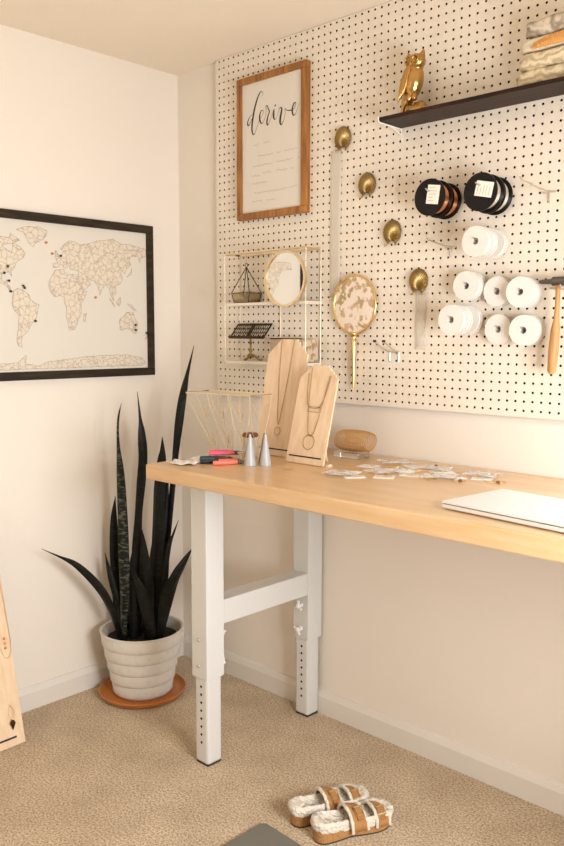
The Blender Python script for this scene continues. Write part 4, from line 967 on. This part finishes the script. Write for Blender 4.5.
# local frame: width along -y, height up and toward the wall
ey = Vector((0.02, -1, 0)).normalized(); ez = Vector((-math.sin(an), 0, math.cos(an))); ex = ey.cross(ez)
Mb = Matrix((ey, -ex if ex.x > 0 else ex, ez)).transposed().to_4x4()
link('panel', B(0, 0.34, 0.0, 0.010, 0.002, Lh, Mb), M_ply, lb, bevel=0.001)
sgn = -1
link('slot', B(0.028, 0.31, -0.0010, 0.0001, 0.026, 0.032, Mb), M_ink, lb)
def brd(x, z, d=-0.003): return Vector(lb.location)+Mb @ Vector((x, d, z))
er = thing('dangling_earring', 'small dark cone shaped earring hanging on the leaning board', 'earring', brd(0.038, 0.084))
bm = bmesh.new(); lathe(bm, [(0, -0.026), (0.002, -0.022), (0.0085, -0.002), (0.0085, 0.0), (0, 0.0)], 14, Tm(0.008, 0, -0.004)); link('cone_drop', bm, M_darkbr, er, smooth=40)
bm = bmesh.new(); lathe(bm, [(0, 0.009), (0.0055, 0.005), (0.0065, 0.0), (0, -0.001)], 14, Tm(0.008, 0, -0.003)); link('cap', bm, M_darkbr, er, smooth=40)
bm = T([Vector((0.008, 0, 0.004))+Vector((-0.02*t*0.9+0.0, 0.010*math.sin(t*PI), 0.045*t)) for t in (0, .25, .5, .75, 1)], 0.0006, 5); tube(bm, [Vector((0.008, 0, 0.004))+Vector((-0.02*t*0.9, -0.010*math.sin(t*PI), 0.045*t)) for t in (0, .25, .5, .75, 1)], 0.0006, 5)
link('ear_wire', bm, M_gold, er, smooth=60)
nk = thing('board_necklace', 'fine necklace with small copper beads hanging on the leaning board', 'necklace', brd(0.038, 0.36))
F = lambda x, z: Mb @ Vector((x-0.06, -0.0005, z-0.36))
link('chain', T([F(a, b) for a, b in cr([(0.085, 0.55), (0.075, 0.42), (0.066, 0.34), (0.050, 0.285), (0.032, 0.29), (0.024, 0.34), (0.026, 0.42), (0.03, 0.55)], 6)], 0.0007, 5), M_gold, nk, smooth=60)
bm = bmesh.new()
for z in (0.345, 0.330, 0.315):
    p = F(0.044, z); ellipsoid(bm, p, (0.003, 0.0045, 0.0045), seg=10)
link('beads', bm, M_copper, nk, smooth=60)

# ---------------------------------------------------------------- sandals
def sandal(loc, rz, side, lab):
    t = thing('sandal', lab, 'sandal', loc, (0, 0, rz), group='pair of shearling sandals on the carpet'); t.scale = (0.88, 0.88, 1.0)
    L = 0.262
    def outline(s, k=1.0):
        C = [(0.0, 0.0), (0.004, 0.018), (0.022, 0.032), (0.060, 0.034), (0.11, 0.033), (0.16, 0.043), (0.205, 0.050), (0.235, 0.045), (0.256, 0.026), (0.262, 0.004)]
        D = [(0.258, -0.016), (0.240, -0.034), (0.205, -0.044), (0.16, -0.040), (0.11, -0.030), (0.06, -0.033), (0.022, -0.031), (0.004, -0.017)]
        P = cr([(a, b) for a, b in C+D+[(0.0, 0.0)]], 4)[:-1]
        return [((a-0.131)*k+0.131, b*side*k) for a, b in P]
    def hgt(x): return 0.0+0.012*max(0, 1-x/0.11)          # heel a bit higher
    def layer(name, k0, k1, z0, z1, mt, dome=0, **kw):
        bm = bmesh.new(); a = outline(0, k0); b = outline(0, k1)
        va = [bm.verts.new((x, y, z0)) for x, y in a]; vb = [bm.verts.new((x, y, z1+hgt(x))) for x, y in b]
        n = len(a)
        for i in range(n): bm.faces.new((va[i], va[(i+1) % n], vb[(i+1) % n], vb[i]))
        bm.faces.new(va[::-1]); bm.faces.new(vb); return link(name, bm, mt, t, **kw)
    layer('outsole', 1.0, 1.0, 0.0, 0.004, M_rubber); layer('cork_sole', 1.0, 1.01, 0.004, 0.026, M_cork, smooth=40)
    # fluffy footbed: dish with raised rolled rim
    bm = bmesh.new(); ks = [1.02, 1.07, 1.04, 0.93, 0.75, 0.5, 0.25, 0.02]; zs = [0.022, 0.036, 0.048, 0.050, 0.041, 0.036, 0.034, 0.034]
    rows = []
    for k, z in zip(ks, zs):
        rows.append([bm.verts.new((x+random.uniform(-1, 1)*0.0018, y+random.uniform(-1, 1)*0.0018, z+hgt(x)+random.uniform(-1, 1)*0.0022)) for x, y in outline(0, k)])
    for A, C in zip(rows, rows[1:]):
        n = len(A)
        for i in range(n): bm.faces.new((A[i], A[(i+1) % n], C[(i+1) % n], C[i]))
    bm.faces.new(rows[-1])
    fb = link('shearling_footbed', bm, M_fur, t, smooth=80)
    # straps
    for nm, xa, xb, tilt, hgt_ in (('front_strap', 0.188, 0.232, 0.004, 0.062), ('rear_strap', 0.108, 0.160, -0.006, 0.078)):
        bm = bmesh.new(); rows = []; NA = 16; edges = [[], []]
        for j, x in enumerate([xa+(xb-xa)*q/5 for q in range(6)]):
            fr = j/5; row = []
            for i in range(NA+1):
                a = PI*i/NA; wv = 0.051 if nm == 'front_strap' else 0.046
                top = hgt_-(0.016*fr)
                y = -math.cos(a)*wv*side; z = 0.020+(top-0.020)*math.sin(a)**0.72
                row.append(bm.verts.new((x+tilt*math.sin(a), y, z)))
                if j in (0, 5): edges[0 if j == 0 else 1].append((x+tilt*math.sin(a), y*0.985, z-0.001))
            rows.append(row)
        for A, C in zip(rows, rows[1:]):
            for i in range(NA): bm.faces.new((A[i], A[i+1], C[i+1], C[i]))
        st = link(nm, bm, M_suede, t, smooth=80); s = st.modifiers.new('solid', 'SOLIDIFY'); s.thickness = 0.005; s.offset = 0
        bm = bmesh.new()
        for e in edges:
            tube(bm, [(p[0]+random.uniform(-1, 1)*0.001, p[1], p[2]+random.uniform(-1, 1)*0.001) for p in e], [0.0055+random.uniform(-1, 1)*0.0008 for _ in e], 8)
        link('fur_trim', bm, M_fur, st, smooth=80)
        # fur lining: slightly smaller arch
        bm = bmesh.new(); R2 = []
        for row in rows if False else [0]: pass
        xm = (xa+xb)/2
        # buckle on the outer side of the strap
        a = PI*0.30; wv = 0.051 if nm == 'front_strap' else 0.046; top = hgt_-0.008
        y = -math.cos(a)*wv*1.02; z = 0.020+(top-0.020)*math.sin(a)**0.72+0.004
        nrm = Vector((0, -math.cos(a)*1.1, math.sin(a))).normalized(); tx_ = Vector((0, math.sin(a), math.cos(a)*1.1)).normalized(); xx = Vector((1, 0, 0))
        Mk = Matrix((xx, tx_, nrm)).transposed().to_4x4(); Mk.translation = (xm, y, z)
        if side < 0: Mk = Matrix.Diagonal((1, 1, 1, 1)) @ Mk
        bk_ = link('buckle', tube(bmesh.new(), [Mk @ Vector(p) for p in [(-0.014, -0.012, 0.003), (0.014, -0.012, 0.003), (0.014, 0.012, 0.003), (-0.014, 0.012, 0.003)]], 0.0026, 6, closed=True), M_brass, st, smooth=60)
        link('buckle_tongue', box(bmesh.new(), -0.010, 0.010, -0.026, 0.014, 0.0005, 0.004, Mk), mat('tongue_suede', (0.33, 0.14, 0.04), 0.8), st, bevel=0.001)
def place(hx, hy, tx_, ty_): return (hx, hy, 0.0), math.atan2(ty_-hy, tx_-hx)
l, rz = place(1.240, -0.578, 1.326, -0.362); sandal(l, rz, 1, 'nearer tan suede sandal with white shearling footbed and two buckles')
l, rz = place(1.146, -0.566, 1.228, -0.345); sandal(l, rz, -1, 'farther shearling sandal, behind and left of its mate')

# ---------------------------------------------------------------- grey mat
bm = bmesh.new(); pts = [(1.092, -0.632), (1.104, -0.620), (1.60, -0.640), (1.60, -1.15), (1.088, -1.15)]
a = [bm.verts.new((x, y, 0.001)) for x, y in pts]; b = [bm.verts.new((x, y, 0.010)) for x, y in pts]
bm.faces.new(a[::-1]); bm.faces.new(b)
for i in range(len(pts)): bm.faces.new((a[i], a[(i+1) % len(pts)], b[(i+1) % len(pts)], b[i]))
tag(link('grey_mat', bm, M_matm, None, bevel=0.002), 'flat grey mat corner on the carpet in front of the sandals', 'mat')
